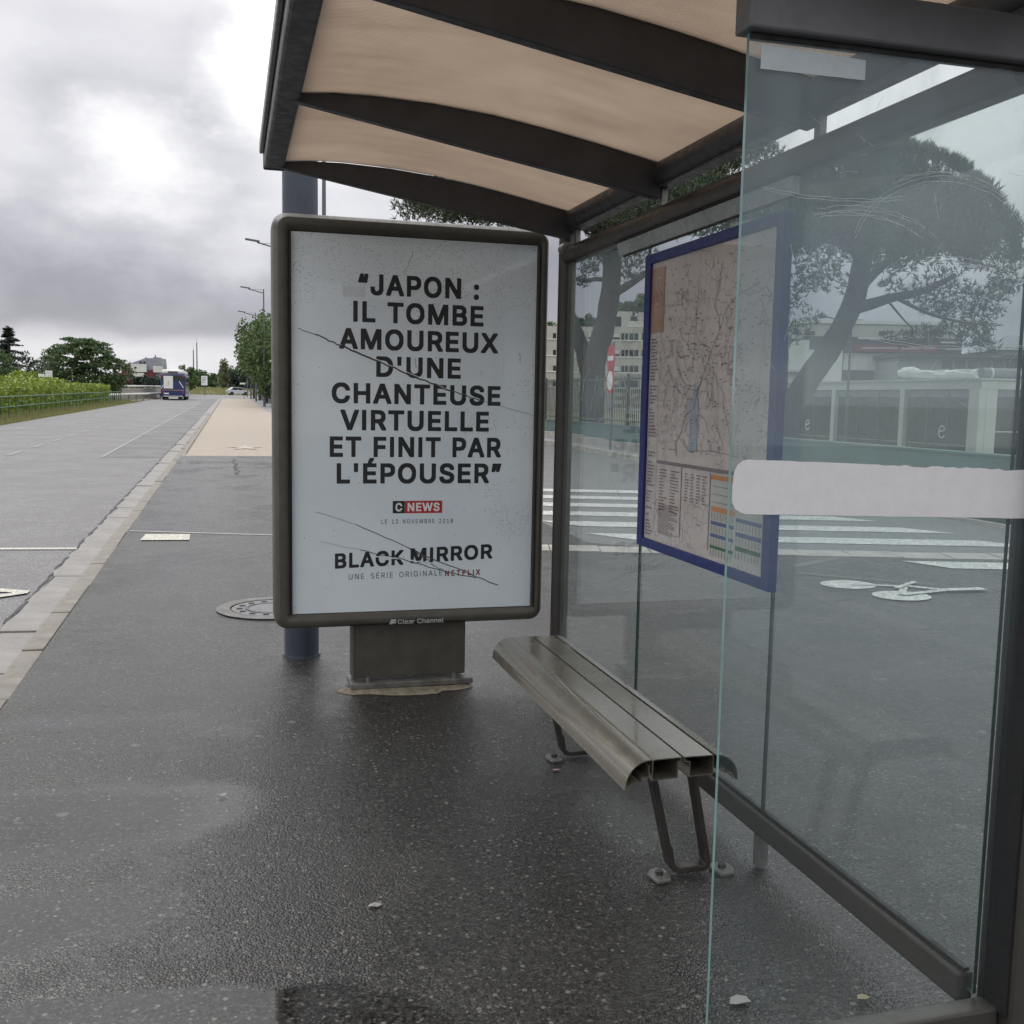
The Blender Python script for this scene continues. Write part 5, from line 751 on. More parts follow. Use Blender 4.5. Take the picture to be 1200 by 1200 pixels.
# scratched tag on the far pane
mb = MB()
tagpts = [(4.74, 1.50), (4.70, 1.60), (4.62, 1.66)], [(4.60, 1.46), (4.52, 1.62), (4.46, 1.52), (4.40, 1.60), (4.32, 1.56), (4.22, 1.62), (4.10, 1.52)], [(4.50, 1.40), (4.40, 1.44), (4.30, 1.42), (4.15, 1.44)], [(4.34, 1.16), (4.26, 1.13), (4.18, 1.08)], [(4.80, 1.2), (4.77, 1.24), (4.75, 1.18), (4.72, 1.22)]
for tp in tagpts: ribbon(mb, tp, .004, 'x', 1.6442)
mb.build('scratched_tag', MT['film'], pn[0])

# ------------------------------------------------------------------ bench
bench = thing('bench', (1.27, 3.45, 0), 'bronze metal bench of four hollow slats under the shelter glass', 'bench')
BY0, BY1 = 2.66, 4.22
def slat(pts, closed, th=.0032):
    mb = MB(); mb.wall(list(reversed(pts)) if closed else pts, th, 'y', BY0, BY1, closed)
    nf = len(mb.f)
    o = mb.build('slat', [MT['bench'], MT['benchend']], bench, smooth='' if closed else 'fix')
    return o
slat([(1.176, .470), (1.262, .471), (1.262, .456), (1.252, .456), (1.252, .408), (1.170, .405), (1.170, .466)], True)
slat([(1.270, .471), (1.362, .470), (1.366, .464), (1.366, .410), (1.288, .408), (1.288, .452), (1.270, .456)], True)
q = [(1.166, .470)] + [(1.166 - .078*math.sin(a), .392 + .078*math.cos(a)) for a in [math.pi/2*k/9 for k in range(1, 10)]]
slat(q + [(1.086, .384), (1.098, .394), (1.118, .404), (1.140, .404), (1.140, .416), (1.162, .416), (1.162, .452)], False)
q = [(1.372, .470)] + [(1.372 + .076*math.sin(a), .394 + .076*math.cos(a)) for a in [math.pi/2*k/9 for k in range(1, 10)]]
slat(list(reversed(q + [(1.449, .386), (1.438, .388), (1.425, .408), (1.398, .412), (1.398, .424), (1.376, .424)])), False)
for yy in (2.87, 3.97):
    path = [(1.235, .404), (1.322, .045), (1.338, .022), (1.36, .014), (1.445, .014), (1.462, .022), (1.468, .04), (1.395, .404)]
    mb = MB(); mb.wall(path, .020, 'y', yy - .022, yy + .022)
    frm = mb.build('leg_frame', MT['leg'], bench, bevel=.003)
    MB().prism([(1.312, .10), (1.338, .10), (1.352, .03), (1.34, .02)], 'y', yy - .006, yy + .006).build('web', MT['leg'], frm)
    MB().box(1.16, 1.42, yy - .02, yy + .02, .399, .4045).build('cross_bar', MT['leg'], frm)
    for x0, x1 in ((1.262, 1.332), (1.478, 1.552)):
        pl = MB().prism([(x0 + .012, yy - .05), (x1 - .012, yy - .045), (x1, yy - .01), (x1 - .004, yy + .03), (x0 + .02, yy + .04), (x0, yy + .01)], 'z', .0, .012).build('foot_plate', MT['steel'], frm, bevel=.003)
        MB().tube([(((x0+x1)/2), yy - .005, .012), (((x0+x1)/2), yy - .005, .024)], .013, 6).build('bolt', MT['leg'], frm)

# ------------------------------------------------------------------ network map in a blue case on the back glass
board = thing('map_case', (1.62, 3.36, .917), 'blue framed case with the bus network map hung on the back glass', 'map case')
by0, by1, bz0, bz1 = 2.822, 3.905, .917, 2.083; bw = .052
BXF, BXB = 1.610, 1.640
for nm, a in (('frame_side', (BXF, BXB, by0, by0 + bw, bz0, bz1)), ('frame_side', (BXF, BXB, by1 - bw, by1, bz0, bz1)), ('frame_top', (BXF, BXB, by0 + bw, by1 - bw, bz1 - .038, bz1)), ('frame_bottom', (BXF, BXB, by0 + bw, by1 - bw, bz0, bz0 + .036))):
    rbox(nm, *a, MT['blue'], .004, board)
MB().box(1.6225, 1.638, by0 + bw, by1 - bw, bz0 + .036, bz1 - .038).build('map_sheet', MT['map'], board)
MX = 1.6215
iy0, iy1, iz0, iz1 = by0 + bw, by1 - bw, bz0 + .036, bz1 - .038      # iy1 is the far (left in view) side
iw, ih = iy1 - iy0, iz1 - iz0
def MP(u, v): return (iy1 - u * iw, iz1 - v * ih)                     # u from the far edge, v down from the top
def mrect(mb, u0, v0, u1, v1, off=MX):
    a = MP(u0, v0); b = MP(u1, v1)
    mb.add([(off, a[0], a[1]), (off, b[0], a[1]), (off, b[0], b[1]), (off, a[0], b[1])], [(0, 1, 2, 3)])
def mpart(name, m, rects, off=MX):
    mb = MB()
    for r in rects: mrect(mb, *r, off)
    return mb.build(name, m, board)
mpart('logo_panel', MT['map_brown'], [(.0, .02, .13, .25)])
mb = MB(); 
def curve_on_map(mb, uv, wd, off=MX - .0012):
    ribbon(mb, [MP(*p) for p in uv], wd, 'x', off)
curve_on_map(mb, [(.09, .06), (.06, .05), (.045, .08), (.07, .105), (.095, .12), (.085, .15), (.045, .145)], .006)
mb.build('logo_mark', MT['map_pale'], board)
def wander(u, v, a, n, st, turn=.35):
    p = [(u, v)]
    for k in range(n):
        a += random.uniform(-turn, turn); u += st*math.cos(a)*.8; v += st*math.sin(a)
        if not (.15 < u < .97 and .05 < v < .66): break
        p.append((u, v))
    return p
random.seed(77)
mb = MB()
for k in range(110):
    curve_on_map(mb, wander(random.uniform(.18, .95), random.gauss(.38, .15), random.choice([0, 1.57, 3.14, 4.7, .8, 2.4]) + random.uniform(-.4, .4), random.randint(4, 16), .016, .5), random.choice([.0008, .0011, .0016]))
mb.build('bus_lines', MT['map_ink'], board)
mb = MB()
curve_on_map(mb, [(.62, .06), (.60, .13), (.57, .19), (.61, .23), (.62, .27), (.56, .33), (.50, .41), (.47, .45), (.43, .52), (.36, .54), (.33, .60), (.28, .64), (.30, .68)], .0026)
curve_on_map(mb, [(.27, .33), (.30, .40), (.37, .45), (.45, .46), (.5, .42)], .0022)
curve_on_map(mb, [(.62, .27), (.66, .21), (.74, .17), (.9, .15)], .002)
curve_on_map(mb, [(.44, .10), (.43, .2), (.42, .3), (.41, .4)], .0025)
curve_on_map(mb, [(.13, .02), (.115, .25), (.10, .5), (.11, .7), (.10, .96)], .0018)
curve_on_map(mb, [(.35, .62), (.40, .66), (.6, .65), (.8, .66)], .002)
mb.build('main_lines', MT['map_ink'], board)
mpart('river', MT['map_blue'], [(.40, .48, .47, .66), (.42, .44, .46, .48)], MX - .0003)
mb = MB()
for k in range(300):
    u, v = random.uniform(.15, .96), min(.66, max(.04, random.gauss(.36, .18))); ww = random.uniform(.008, .035)
    mrect(mb, u, v, min(.98, u + ww * .6), v + .003, MX - .0009)
for k in range(60):
    v = .27 + .012*k
    if random.random() < .8: mrect(mb, .015, v, .02 + random.uniform(.02, .07), v + .005, MX - .0009)
for col0 in (.14, .245):
    for k in range(14): mrect(mb, col0, .735 + k*.011, col0 + random.uniform(.03, .085), .739 + k*.011, MX - .0009)
for k in range(22): mrect(mb, .14, .86 + k*.005, .14 + random.uniform(.1, .19), .862 + k*.005, MX - .0009)
for c in range(4):
    for k in range(10): mrect(mb, .38 + .05*c, .735 + k*.010, .38 + .05*c + random.uniform(.015, .035), .739 + k*.010, MX - .0009)
mb.build('small_print', MT['map_ink'], board)['kind'] = 'stuff'
mpart('divider', MT['map_ink'], [(.11, .705, .99, .717), (.345, .72, .350, .96), (.59, .72, .595, .97)], MX - .0009)
mpart('timetable', MT['map_pale'], [(.60, .72, .98, .985)], MX - .0004)
mpart('orange_bar', MT['map_orange'], [(.60, .725, .98, .74), (.61, .825, .785, .842)], MX - .0012)
mpart('blue_bar', MT['map_bar_blue'], [(.61, .872, .785, .884), (.80, .845, .975, .857), (.61, .912, .785, .924), (.80, .887, .975, .901)], MX - .0012)
mpart('green_bar', MT['map_green'], [(.61, .95, .785, .960), (.80, .930, .975, .944)], MX - .0012)
mb = MB()
for v0 in (.845, .887, .927, .962):
    for c in range(8): mrect(mb, .615 + c*.022, v0, .619 + c*.022, v0 + .022, MX - .0012)
for v0 in (.86, .904, .947):
    for c in range(8): mrect(mb, .805 + c*.022, v0, .809 + c*.022, v0 + .022, MX - .0012)
for v0 in (.76, .785, .81): mrect(mb, .61, v0, .97, v0 + .002, MX - .0012)
mb.build('timetable_figures', MT['map_ink'], board)['kind'] = 'stuff'

# ------------------------------------------------------------------ advert panel
ad = thing('advert_panel', (.89, 5.18, 0), 'tall advert panel with a white text poster in a rounded bronze frame', 'advert panel')
AX0, AX1, AZ0, AZ1 = .198, 1.584, .338, 2.370      # outside
OX0, OX1, OZ0, OZ1 = .284, 1.520, .416, 2.284      # opening
YF, YB = 5.085, 5.275
def rrect(x0, x1, z0, z1, r, n=6):
    p = []
    for cx, cz, a0 in ((x1-r, z1-r, 0), (x0+r, z1-r, 90), (x0+r, z0+r, 180), (x1-r, z0+r, 270)):
        for k in range(n+1):
            a = math.radians(a0 + 90*k/n); p.append((cx + r*math.cos(a), cz + r*math.sin(a)))
    return p
prof = [(0.0, 1.0), (0.0, .35), (.10, .16), (.30, .03), (.55, 0.0), (.80, .03), (1.0, .12), (1.0, .30)]      # (in from outside, back from front)
mb = MB(); rings = []
for f, d in prof:
    r = .07*(1-f) + .004*f
    rings.append([(x, YF + d*(YB-YF), zz) for x, zz in rrect(AX0+(OX0-AX0)*f, AX1+(OX1-AX1)*f, AZ0+(OZ0-AZ0)*f, AZ1+(OZ1-AZ1)*f, r)])
n = len(rings[0]); vs = [p for r in rings for p in r]
fs = [(i*n+k, i*n+(k+1) % n, (i+1)*n+(k+1) % n, (i+1)*n+k) for i in range(len(rings)-1) for k in range(n)]
fs.append(tuple(range(n)))
mb.add(vs, fs); fr_ = mb.build('frame', MT['adframe'], ad, smooth='fix')
for x in (OX0 - .004, OX1 + .004): MB().box(x - .0015, x + .0015, YF - .001, YF + .03, OZ0, OZ1).build('frame_seam', MT['rubber'], fr_)
PY_ = 5.112
MB().box(OX0 + .003, OX1 - .003, PY_, 5.15, OZ0 + .003, OZ1 - .003).build('poster', MT['poster'], ad)
poster = bpy.data.objects['poster']
def glyphset(G):
    o = {}
    for k, (adv, loops) in G.items():
        o[k] = (adv / 1000, [[(int(a) / 1000, int(b) / 1000) for a, b in zip(l.split()[::2], l.split()[1::2])] for l in loops])
    return o
GB, GL = glyphset(GLYPH_BOLD), glyphset(GLYPH_LIGHT)
def text_mesh(name, s, G, m, cap, width, cx, zb, y, parent, sx=None, skew=0.0, track=0.0, space=.26, shear=0):
    H = max(p[1] for l in G[[c for c in s if c in 'ABCDEHLMNU1'][0]][1] for p in l)
    k = cap / H; x = 0; place = []
    for c in s:
        if c == ' ': x += space + track; continue
        place.append((c, x)); x += G[c][0] + track
    xs = [px + p[0] for c, px in place for l in G[c][1] for p in l]
    a, b = min(xs), max(xs); kx = width / (b - a)
    cu = bpy.data.curves.new(name, 'CURVE'); cu.dimensions = '2D'; cu.fill_mode = 'BOTH'
    for c, px in place:
        for l in G[c][1]:
            sp = cu.splines.new('POLY'); sp.points.add(len(l) - 1); sp.use_cyclic_u = True
            for q_, p in zip(sp.points, l): q_.co = ((px + p[0] - (a+b)/2) * kx, p[1] * k, 0, 1)
    tmp = bpy.data.objects.new(name + '_c', cu); COL.objects.link(tmp)
    bpy.context.view_layer.update()
    me = bpy.data.meshes.new_from_object(tmp.evaluated_get(bpy.context.evaluated_depsgraph_get()))
    bpy.data.objects.remove(tmp); bpy.data.curves.remove(cu)
    me.materials.clear(); me.materials.append(m); me.name = name
    for v in me.vertices:
        px, pz = v.co.x, v.co.y
        v.co = (cx + px, y, zb + pz + skew * px)
    o = bpy.data.objects.new(name, me); COL.objects.link(o); attach(o, parent); return o
TY_ = PY_ - .0006
LINES = [("“JAPON :", .608, 1.214), ("IL TOMBE", .584, 1.240), ("AMOUREUX", .516, 1.318), ("D'UNE", .698, 1.126), ("CHANTEUSE", .480, 1.336), ("VIRTUELLE", .522, 1.277), ("ET FINIT PAR", .470, 1.343), ("L'ÉPOUSER”", .504, 1.346)]
for i, (s, a, b) in enumerate(LINES):
    text_mesh('poster_line', s, GB, MT['ink'], .0965, b - a, (a+b)/2, 2.002 - .1325*i, TY_, poster)
text_mesh('poster_title', 'BLACK', GB, MT['ink'], .073, .345, .668, .652, TY_, poster, skew=.035)
text_mesh('poster_title', 'MIRROR', GB, MT['ink'], .073, .430, 1.092, .672, TY_, poster, skew=.035)
text_mesh('poster_subtitle', 'UNE SÉRIE ORIGINALE', GL, MT['inkgrey'], .028, .478, .803, .590, TY_, poster, skew=.02, track=.12, space=.35)
text_mesh('poster_subtitle', 'NETFLIX', GB, MT['darkred'], .028, .186, 1.150, .592, TY_, poster, skew=.012, track=.14)
text_mesh('poster_date', 'LE 12 NOVEMBRE 2018', GL, MT['ink'], .0215, .368, .911, .866, TY_, poster, track=.16, space=.3)
rb = lambda nm, x0, x1, z0, z1, m: attach_ret(MB().quad((x0, TY_ + .0002, z0), (x1, TY_ + .0002, z0), (x1, TY_ + .0002, z1), (x0, TY_ + .0002, z1)).build(nm, m), poster)
def attach_ret(o, p): attach(o, p); return o
rb('logo_block', .784, .8455, .918, .981, MT['ink']); rb('logo_block', .8465, 1.038, .918, .981, MT['red'])
def one(name, s, cap, wdt, cx, zb): 
    return text_mesh(name, s, GB, MT['white'], cap, wdt, cx, zb, TY_ - .0004, poster)
one('logo_lettering', 'NEWS', .041, .165, .942, .930); one('logo_lettering', 'C', .041, .034, .815, .930)
text_mesh('maker_lettering', 'Clear Channel', GL, MT['offwhite'], .0235, .237, .928, .3545, YF - .0006, fr_, space=.22)
mb = MB()
for k, (z0, z1) in enumerate(((.3545, .3575), (.359, .368), (.3695, .3785))):
    mb.add([(.763 + .004*k, YF - .0008, z0), (.800, YF - .0008, z0 + .002), (.803, YF - .0008, z1), (.768 + .004*k, YF - .0008, z1)], [(0, 1, 2, 3)])
mb.build('maker_mark', MT['offwhite'], fr_)
# cracks in the cover
random.seed(9)
def crack(pts, wds, m, nm='crack'):
    mb = MB(); fine = []
    for (a, b), wv in zip(zip(pts, pts[1:]), wds):
        a = Vector(a); b = Vector(b); n_ = 7
        seg = [a.lerp(b, k/n_) + Vector((random.uniform(-.004, .004), random.uniform(-.004, .004))) * (0 if k in (0, n_) else 1) for k in range(n_+1)]
        ribbon(mb, seg, wv, 'y', PY_ - .0015)
    return mb.build(nm, m, poster)
crack([(.32, 1.822), (.40, 1.797), (.522, 1.748), (.711, 1.676), (.891, 1.604), (1.075, 1.538), (1.249, 1.49), (1.516, 1.419)], [.003, .006, .008, .007, .007, .005, .0015], MT['inkgrey'])
crack([(.522, 1.752), (.711, 1.682), (.891, 1.611), (1.075, 1.544)], [.004, .003, .003], MT['white'])
crack([(.397, .929), (.60, .865), (.872, .738), (1.05, .655), (1.34, .535)], [.0015, .0035, .005, .0045], MT['inkgrey'])
crack([(.422, .781), (.62, .735), (.86, .675), (1.059, .614), (1.22, .575)], [.0012, .0035, .004, .004], MT['inkgrey'])
crack([(.872, .738), (.95, .690), (1.0, .645), (1.059, .614)], [.006, .004, .003], MT['inkgrey'])
crack([(.70, .700), (.80, .690), (.90, .672), (1.0, .66)], [.006, .007, .006], MT['poster'])
crack([(.83, 2.10), (.86, 2.17), (.88, 2.22)], [.0015, .0015], MT['inkgrey'])
for (x, z0) in ((.89, 1.70), (1.43, 1.74)): crack([(x, z0), (x + .01, z0 - .05)], [.002], MT['inkgrey'])
mb = MB()
mb.quad((.535, PY_ - .0010, 1.985), (.64, PY_ - .0010, 1.985), (.64, PY_ - .0010, 2.035), (.535, PY_ - .0010, 2.035)); mb.build('reflection_patch', MT['reflection'], poster)  # grey patch painted on as a reflection in the poster cover
# foot of the panel
rbox('plinth', .596, 1.178, 5.15, 5.27, .062, .345, MT['adframe'], .004, ad)
rbox('plinth_fold', .588, .602, 5.146, 5.274, .058, .340, MT['adframe'], .002, ad)
bp_ = MB().box(.575, 1.215, 5.115, 5.31, .012, .044).build('base_plate', MT['basemetal'], ad, bevel=.006)
for x in (.665, 1.115):
    MB().tube([(x, 5.13, .044), (x, 5.13, .072)], .012, 6).build('bolt', MT['steel'], bp_)
random.seed(4); mb = MB(); top = []; 
for k in range(30):
    a = 2*math.pi*k/30; r = 1 + random.uniform(-.13, .13)
    top.append((.885 + .35*r*math.cos(a), 5.17 + .155*r*math.sin(a)))
vs = [(x, y, .002) for x, y in top] + [(.885 + (x-.885)*.86, 5.17 + (y-5.17)*.86, .012 + random.uniform(-.004, .004)) for x, y in top]
mb.add(vs, [(i, (i+1) % 30, 30+(i+1) % 30, 30+i) for i in range(30)] + [tuple(range(30, 60))]); mb.build('mortar_bed', MT['rubble'], ad)

# thick pole behind the panel
pole = thing('mast', (.385, 5.95, 0), 'thick blue grey mast standing close behind the advert panel', 'mast')
MB().tube([(.385, 5.95, -.02), (.385, 5.95, 9.0)], [.099, .094], 28).build('shaft', MT['pole'], pole, smooth=True)
MB().tube([(.385, 5.95, -.02), (.385, 5.95, .012)], [.112, .108], 28).build('collar', MT['pole'], pole, smooth=True)

# bits lying on the pavement
def flake(name, x, y, r, m, label, cat):
    mb = MB(); n = 9; top = [(x + r*random.uniform(.6, 1.1)*math.cos(2*math.pi*k/n)*1.5, y + r*random.uniform(.6, 1.1)*math.sin(2*math.pi*k/n)) for k in range(n)]
    mb.add([(a, b, .006 + random.uniform(0, .006)) for a, b in top] + [(x, y, .011)], [(k, (k+1) % n, n) for k in range(n)])
    tag(mb.build(name, m), label, cat)
random.seed(2)
q_ = ong(652, 904); flake('petal', q_.x, q_.y, .012, MT['pinkbit'], 'small pink petal on the wet pavement by the far bench leg', 'petal')
q_ = ong(1011, 1172); flake('fallen_leaf', q_.x, q_.y, .013, MT['strawbit'], 'curled straw coloured leaf on the pavement by the end glass rail', 'leaf')
q_ = ong(866, 1176); flake('paper_scrap', q_.x, q_.y, .022, MT['greybit'], 'flattened grey paper scrap on the pavement behind the end glass', 'scrap')
q_ = ong(440, 1063); flake('paper_scrap', q_.x, q_.y, .016, MT['greybit'], 'small flattened grey scrap alone on the open pavement', 'scrap')
q_ = ong(262, 1074 - 140); flake('fallen_leaf', q_.x, q_.y, .013, MT['greybit'], 'tiny pale leaf lying in the wet sheen of the pavement', 'leaf')

# cracks in the pavement and the ragged joint between road and gutter
def ground_ribbon(name, pts, wd, dz, m):
    mb = MB()
    for (a, b) in zip(pts, pts[1:]):
        a = Vector(a); b = Vector(b); d = (b - a).normalized(); n = Vector((-d.y, d.x)) * wd * random.uniform(.5, 1.4) / 2
        mb.add([(p.x, p.y, gz(p.y) + dz) for p in (a+n, a-n, b-n, b+n)], [(0, 1, 2, 3)])
    return struct(mb.build(name, m))
random.seed(44)
def jag(a, b, n, j): return [(a[0] + (b[0]-a[0])*k/n + random.uniform(-j, j), a[1] + (b[1]-a[1])*k/n + random.uniform(-j, j)) for k in range(n+1)]
ground_ribbon('pavement_crack', jag((.05, 22.6), (.12, 18.6), 14, .05), .04, .004, MT['rubber'])
ground_ribbon('pavement_crack', jag((-.5, 20.4), (1.0, 20.2), 10, .06), .04, .005, MT['rubber'])
ground_ribbon('road_edge_joint', [(-1.455 + random.uniform(-.016, .012), 3 + .16*k) for k in range(300)], .030, -.050, MT['rubber'])
ground_ribbon('road_crack', jag((-3.2, 16), (-5.5, 17.2), 16, .06), .03, -.050, MT['inkgrey'])

# ------------------------------------------------------------------ fence wall and what stands behind the shelter
fwall = thing('fence_wall', (WALL_X, 24, 0), 'low green rendered wall along the side road behind the shelter', 'wall')
mb = MB()
for a, b in zip([-4, 6, 14, 22, 30, 40], [6, 14, 22, 30, 40, 60]):
    mb.box(WALL_X, WALL_X + .22, a + .004, b - .004, -1.2, .84 + gz((a + b) / 2) * .0)
mb.build('wall', MT['wallgreen'], fwall)
mb = MB()
for a, b in zip([-4, 6, 14, 22, 30, 40], [6, 14, 22, 30, 40, 60]): mb.box(WALL_X - .02, WALL_X + .24, a, b - .006, .842, .872)
mb.build('coping', MT['wallgreen'], fwall)
pk = struct(MB().box(9.31, 9.40, -4, 60, -.2, .06).build('far_kerb', MT['concrete']))
y = 20.0; random.seed(8)
while y < 34:
    ln = random.uniform(.9, 1.2)
    MB().box(9.27, 9.42, y, y + ln - .02, -.1, gz(y) + .115 + random.uniform(-.01, .01)).build('kerb_stone', MT['concrete'], pk, bevel=.01); y += ln
y = 22.0
while y < 33:
    ln = random.uniform(1.4, 1.9)
    MB().box(10.05, 10.19, y, y + ln - .03, -.05, gz(y) + .30 + random.uniform(-.03, .03)).build('foot_block', MT['concrete'], fwall, bevel=.01); y += ln
rail = thing('bar_fence', (WALL_X + .11, 30, .87), 'grey green metal bar fence standing on the low wall by the pine trunk', 'fence')
FX = WALL_X + .11
for zz in (.96, 2.10): MB().box(FX - .02, FX + .02, 23.4, 38, zz, zz + .04).build('rail', MT['bar'], rail)
bar0 = MB().tube([(FX, 0, .88), (FX, 0, 2.20)], .013, 6).build('bar', MT['bar'], rail)
y = 23.5; first = True
while y < 38:
    o = bar0 if first else bar0.copy()
    if not first: COL.objects.link(o)
    o.location = (0, y, 0); first = False; y += .135
for yy in (23.4, 25.9, 28.4, 30.9, 33.4, 35.9): MB().box(FX - .03, FX + .03, yy - .03, yy + .03, .87, 2.26).build('post', MT['bar'], rail)

# --- leaves and needles
def leaf_clump(mb, c, r, n, size, up=0.0, flat=1.0):
    for _ in range(n):
        d = Vector((random.gauss(0, 1), random.gauss(0, 1), random.gauss(0, 1))); d.normalize()
        d *= (random.random() ** .4)
        p = Vector(c) + Vector((d.x * r[0], d.y * r[1], d.z * r[2]))
        a = Vector((random.gauss(0, 1), random.gauss(0, 1), random.gauss(0, 1) * flat)); a.normalize()
        b = a.cross(Vector((random.gauss(0, 1), random.gauss(0, 1), random.gauss(0, 1)))); b.normalize()
        s = size * random.uniform(.6, 1.3)
        mb.add([p - a*s, p + b*s*.45, p + a*s, p - b*s*.45], [(0, 1, 2, 3)])
def needle_clump(mb, c, r, n, ln, k=5, upb=.7, out=None):
    C_ = Vector(c)
    for _ in range(n):
        d = Vector((random.gauss(0, 1), random.gauss(0, 1), random.gauss(0, 1))); d.normalize()
        d *= (random.random() ** .35)
        p = C_ + Vector((d.x * r[0], d.y * r[1], d.z * r[2]))
        for j in range(k):
            t = Vector((random.gauss(0, .55), random.gauss(0, .55), random.gauss(upb, .5))) + (d * .5); t.normalize()
            s = t.cross(Vector((random.gauss(0, 1), random.gauss(0, 1), random.gauss(0, 1)))).normalized() * ln * .10
            q_ = p + t * ln * random.uniform(.6, 1.25)
            mb.add([p - s, p + s, q_], [(0, 1, 2)])
def limb(mb, pts, r0, r1, n=9, wob=.0):
    k = len(pts); sm = []
    for i in range(k - 1):                                # smooth the run of points
        p0 = pts[max(i-1, 0)]; p1 = pts[i]; p2 = pts[i+1]; p3 = pts[min(i+2, k-1)]
        for s in range(4):
            t = s / 4
            sm.append(.5 * ((2*p1) + (p2-p0)*t + (2*p0-5*p1+4*p2-p3)*t*t + (3*p1-p0-3*p2+p3)*t**3))
    sm.append(pts[-1]); m = len(sm)
    mb.tube(sm, [(r0 + (r1 - r0) * i / (m-1)) * (1 + random.uniform(-wob, wob)) for i in range(m)], n)

# forked pine over the bar fence
D1 = 34
p1 = thing('pine_tree', tuple(dep(693, 500, D1)), 'big pine with a forked trunk behind the bar fence', 'pine tree', 'pines behind the shelter')
mb = MB(); random.seed(31); P_ = lambda d, *uv: [dep(u, v, d + dd) for (u, v, dd) in uv]
limb(mb, P_(D1, (692, 540, 0), (693, 500, 0), (694, 450, 0), (698, 420, 0), (709, 380, 0), (716, 335, 0), (718, 290, 0), (722, 240, 0)), .46, .27, 12, .05)
limb(mb, P_(D1, (694, 455, 0), (686, 420, .2), (675, 388, .4), (664, 355, .8), (663, 320, 1)), .34, .10, 10, .05)
limb(mb, P_(D1, (717, 345, 0), (735, 335, -.5), (760, 318, -1), (800, 290, -1)), .16, .06, 7)
limb(mb, P_(D1, (716, 330, 0), (700, 327, .3), (684, 329, .5), (660, 322, .6)), .10, .05, 6)
limb(mb, P_(D1, (719, 290, 0), (760, 250, 0), (820, 215, 1)), .2, .08, 7); limb(mb, P_(D1, (719, 275, 0), (640, 255, 1), (520, 243, 1.5)), .16, .05, 7)
mb.build('trunk', MT['bark'], p1, smooth=True)
mb = MB(); ppm = D1 / 1200
for k in range(150):
    a = random.uniform(0, 2*math.pi); rr = math.sqrt(random.random())
    u = 700 + 215 * rr * math.cos(a); v = 240 - 36 * math.sqrt(max(0, 1 - rr*rr)) + random.uniform(-15, 38)
    c = dep(u, v, D1 + 5.5 * rr * math.sin(a))
    needle_clump(mb, c, (.95, .95, .5), 90, .22, 4)
for (u, v, s, n) in ((500, 241, .5, 80), (488, 238, .4, 60), (520, 236, .6, 90), (548, 240, .6, 100), (580, 248, .6, 100), (535, 252, .35, 50), (560, 254, .4, 60), (610, 256, .5, 70), (510, 232, .6, 80), (700, 268, .6, 90), (725, 262, .6, 90), (750, 252, .7, 100), (745, 238, .7, 100), (770, 222, .7, 100), (775, 236, .6, 90), (790, 212, .7, 100), (815, 205, .7, 100), (840, 190, .7, 100), (870, 185, .7, 100), (885, 172, .6, 80), (900, 180, .6, 80), (700, 262, .7, 70), (660, 262, .7, 70), (735, 240, .8, 90), (725, 300, .8, 60), (745, 312, .6, 45), (700, 305, .6, 40), (735, 325, .35, 20), (690, 318, .35, 22), (683, 330, .3, 18), (680, 300, .25, 12), (710, 283, .5, 40), (747, 290, .8, 50), (780, 195, .7, 60), (800, 205, .7, 60), (830, 195, .7, 60), (860, 180, .7, 60), (850, 200, .7, 60)):
    needle_clump(mb, dep(u, v, D1 + random.uniform(-.6, .6)), (s, s, s*.6), n*2, .19, 4)
mb.build('crown', MT['pine'], p1)

# leaning umbrella pine over the pavilion
D2 = 26
p2 = thing('pine_tree', tuple(dep(918, 530, D2)), 'leaning umbrella pine with a wide crown in front of the pavilion', 'pine tree', 'pines behind the shelter')
mb = MB(); random.seed(37)
limb(mb, P_(D2, (912, 560, 0), (916, 520, 0), (928, 480, 0), (947, 445, 0), (968, 415, 0), (988, 380, 0), (1003, 345, 0), (1012, 300, 0), (1030, 250, 0)), .36, .22, 12, .06)
limb(mb, P_(D2, (912, 540, .4), (912, 470, .6), (914, 400, .7), (912, 330, .8), (916, 270, 1)), .27, .16, 10, .04)
limb(mb, P_(D2, (998, 362, 0), (1022, 356, -.3), (1045, 349, -.6), (1085, 340, -1), (1120, 322, -1.2)), .17, .06, 8)
limb(mb, P_(D2, (1050, 349, -.6), (1085, 366, -.9), (1120, 376, -1.2), (1150, 380, -1.2)), .06, .025, 6)
limb(mb, P_(D2, (1040, 352, -.6), (1055, 370, -.7), (1075, 392, -.8)), .035, .015, 5)
limb(mb, P_(D2, (1012, 300, 0), (1050, 250, .4), (1100, 220, .8)), .16, .06, 7); limb(mb, P_(D2, (1012, 310, 0), (980, 260, -.5), (950, 220, -.8)), .16, .06, 7)
limb(mb, P_(D2, (1005, 340, 0), (1050, 300, 1.2), (1110, 280, 1.8)), .14, .05, 7)
mb.build('trunk', MT['bark'], p2, smooth=True)
mb = MB()
for k in range(150):
    a = random.uniform(0, 2*math.pi); rr = random.random() ** .5
    x = 1040 + 150 * rr * math.cos(a)
    dome = math.sqrt(max(0.0, 1 - (rr*.98)**2))
    v = 315 - 140 * dome * random.uniform(.55, 1.0) + (random.uniform(0, 25) if rr > .6 else 0)
    if 985 < x < 1085 and v > 318: v -= 40
    needle_clump(mb, dep(x, v, D2 + 3.0 * rr * math.sin(a)), (.55, .55, .42), 95, .20, 4)
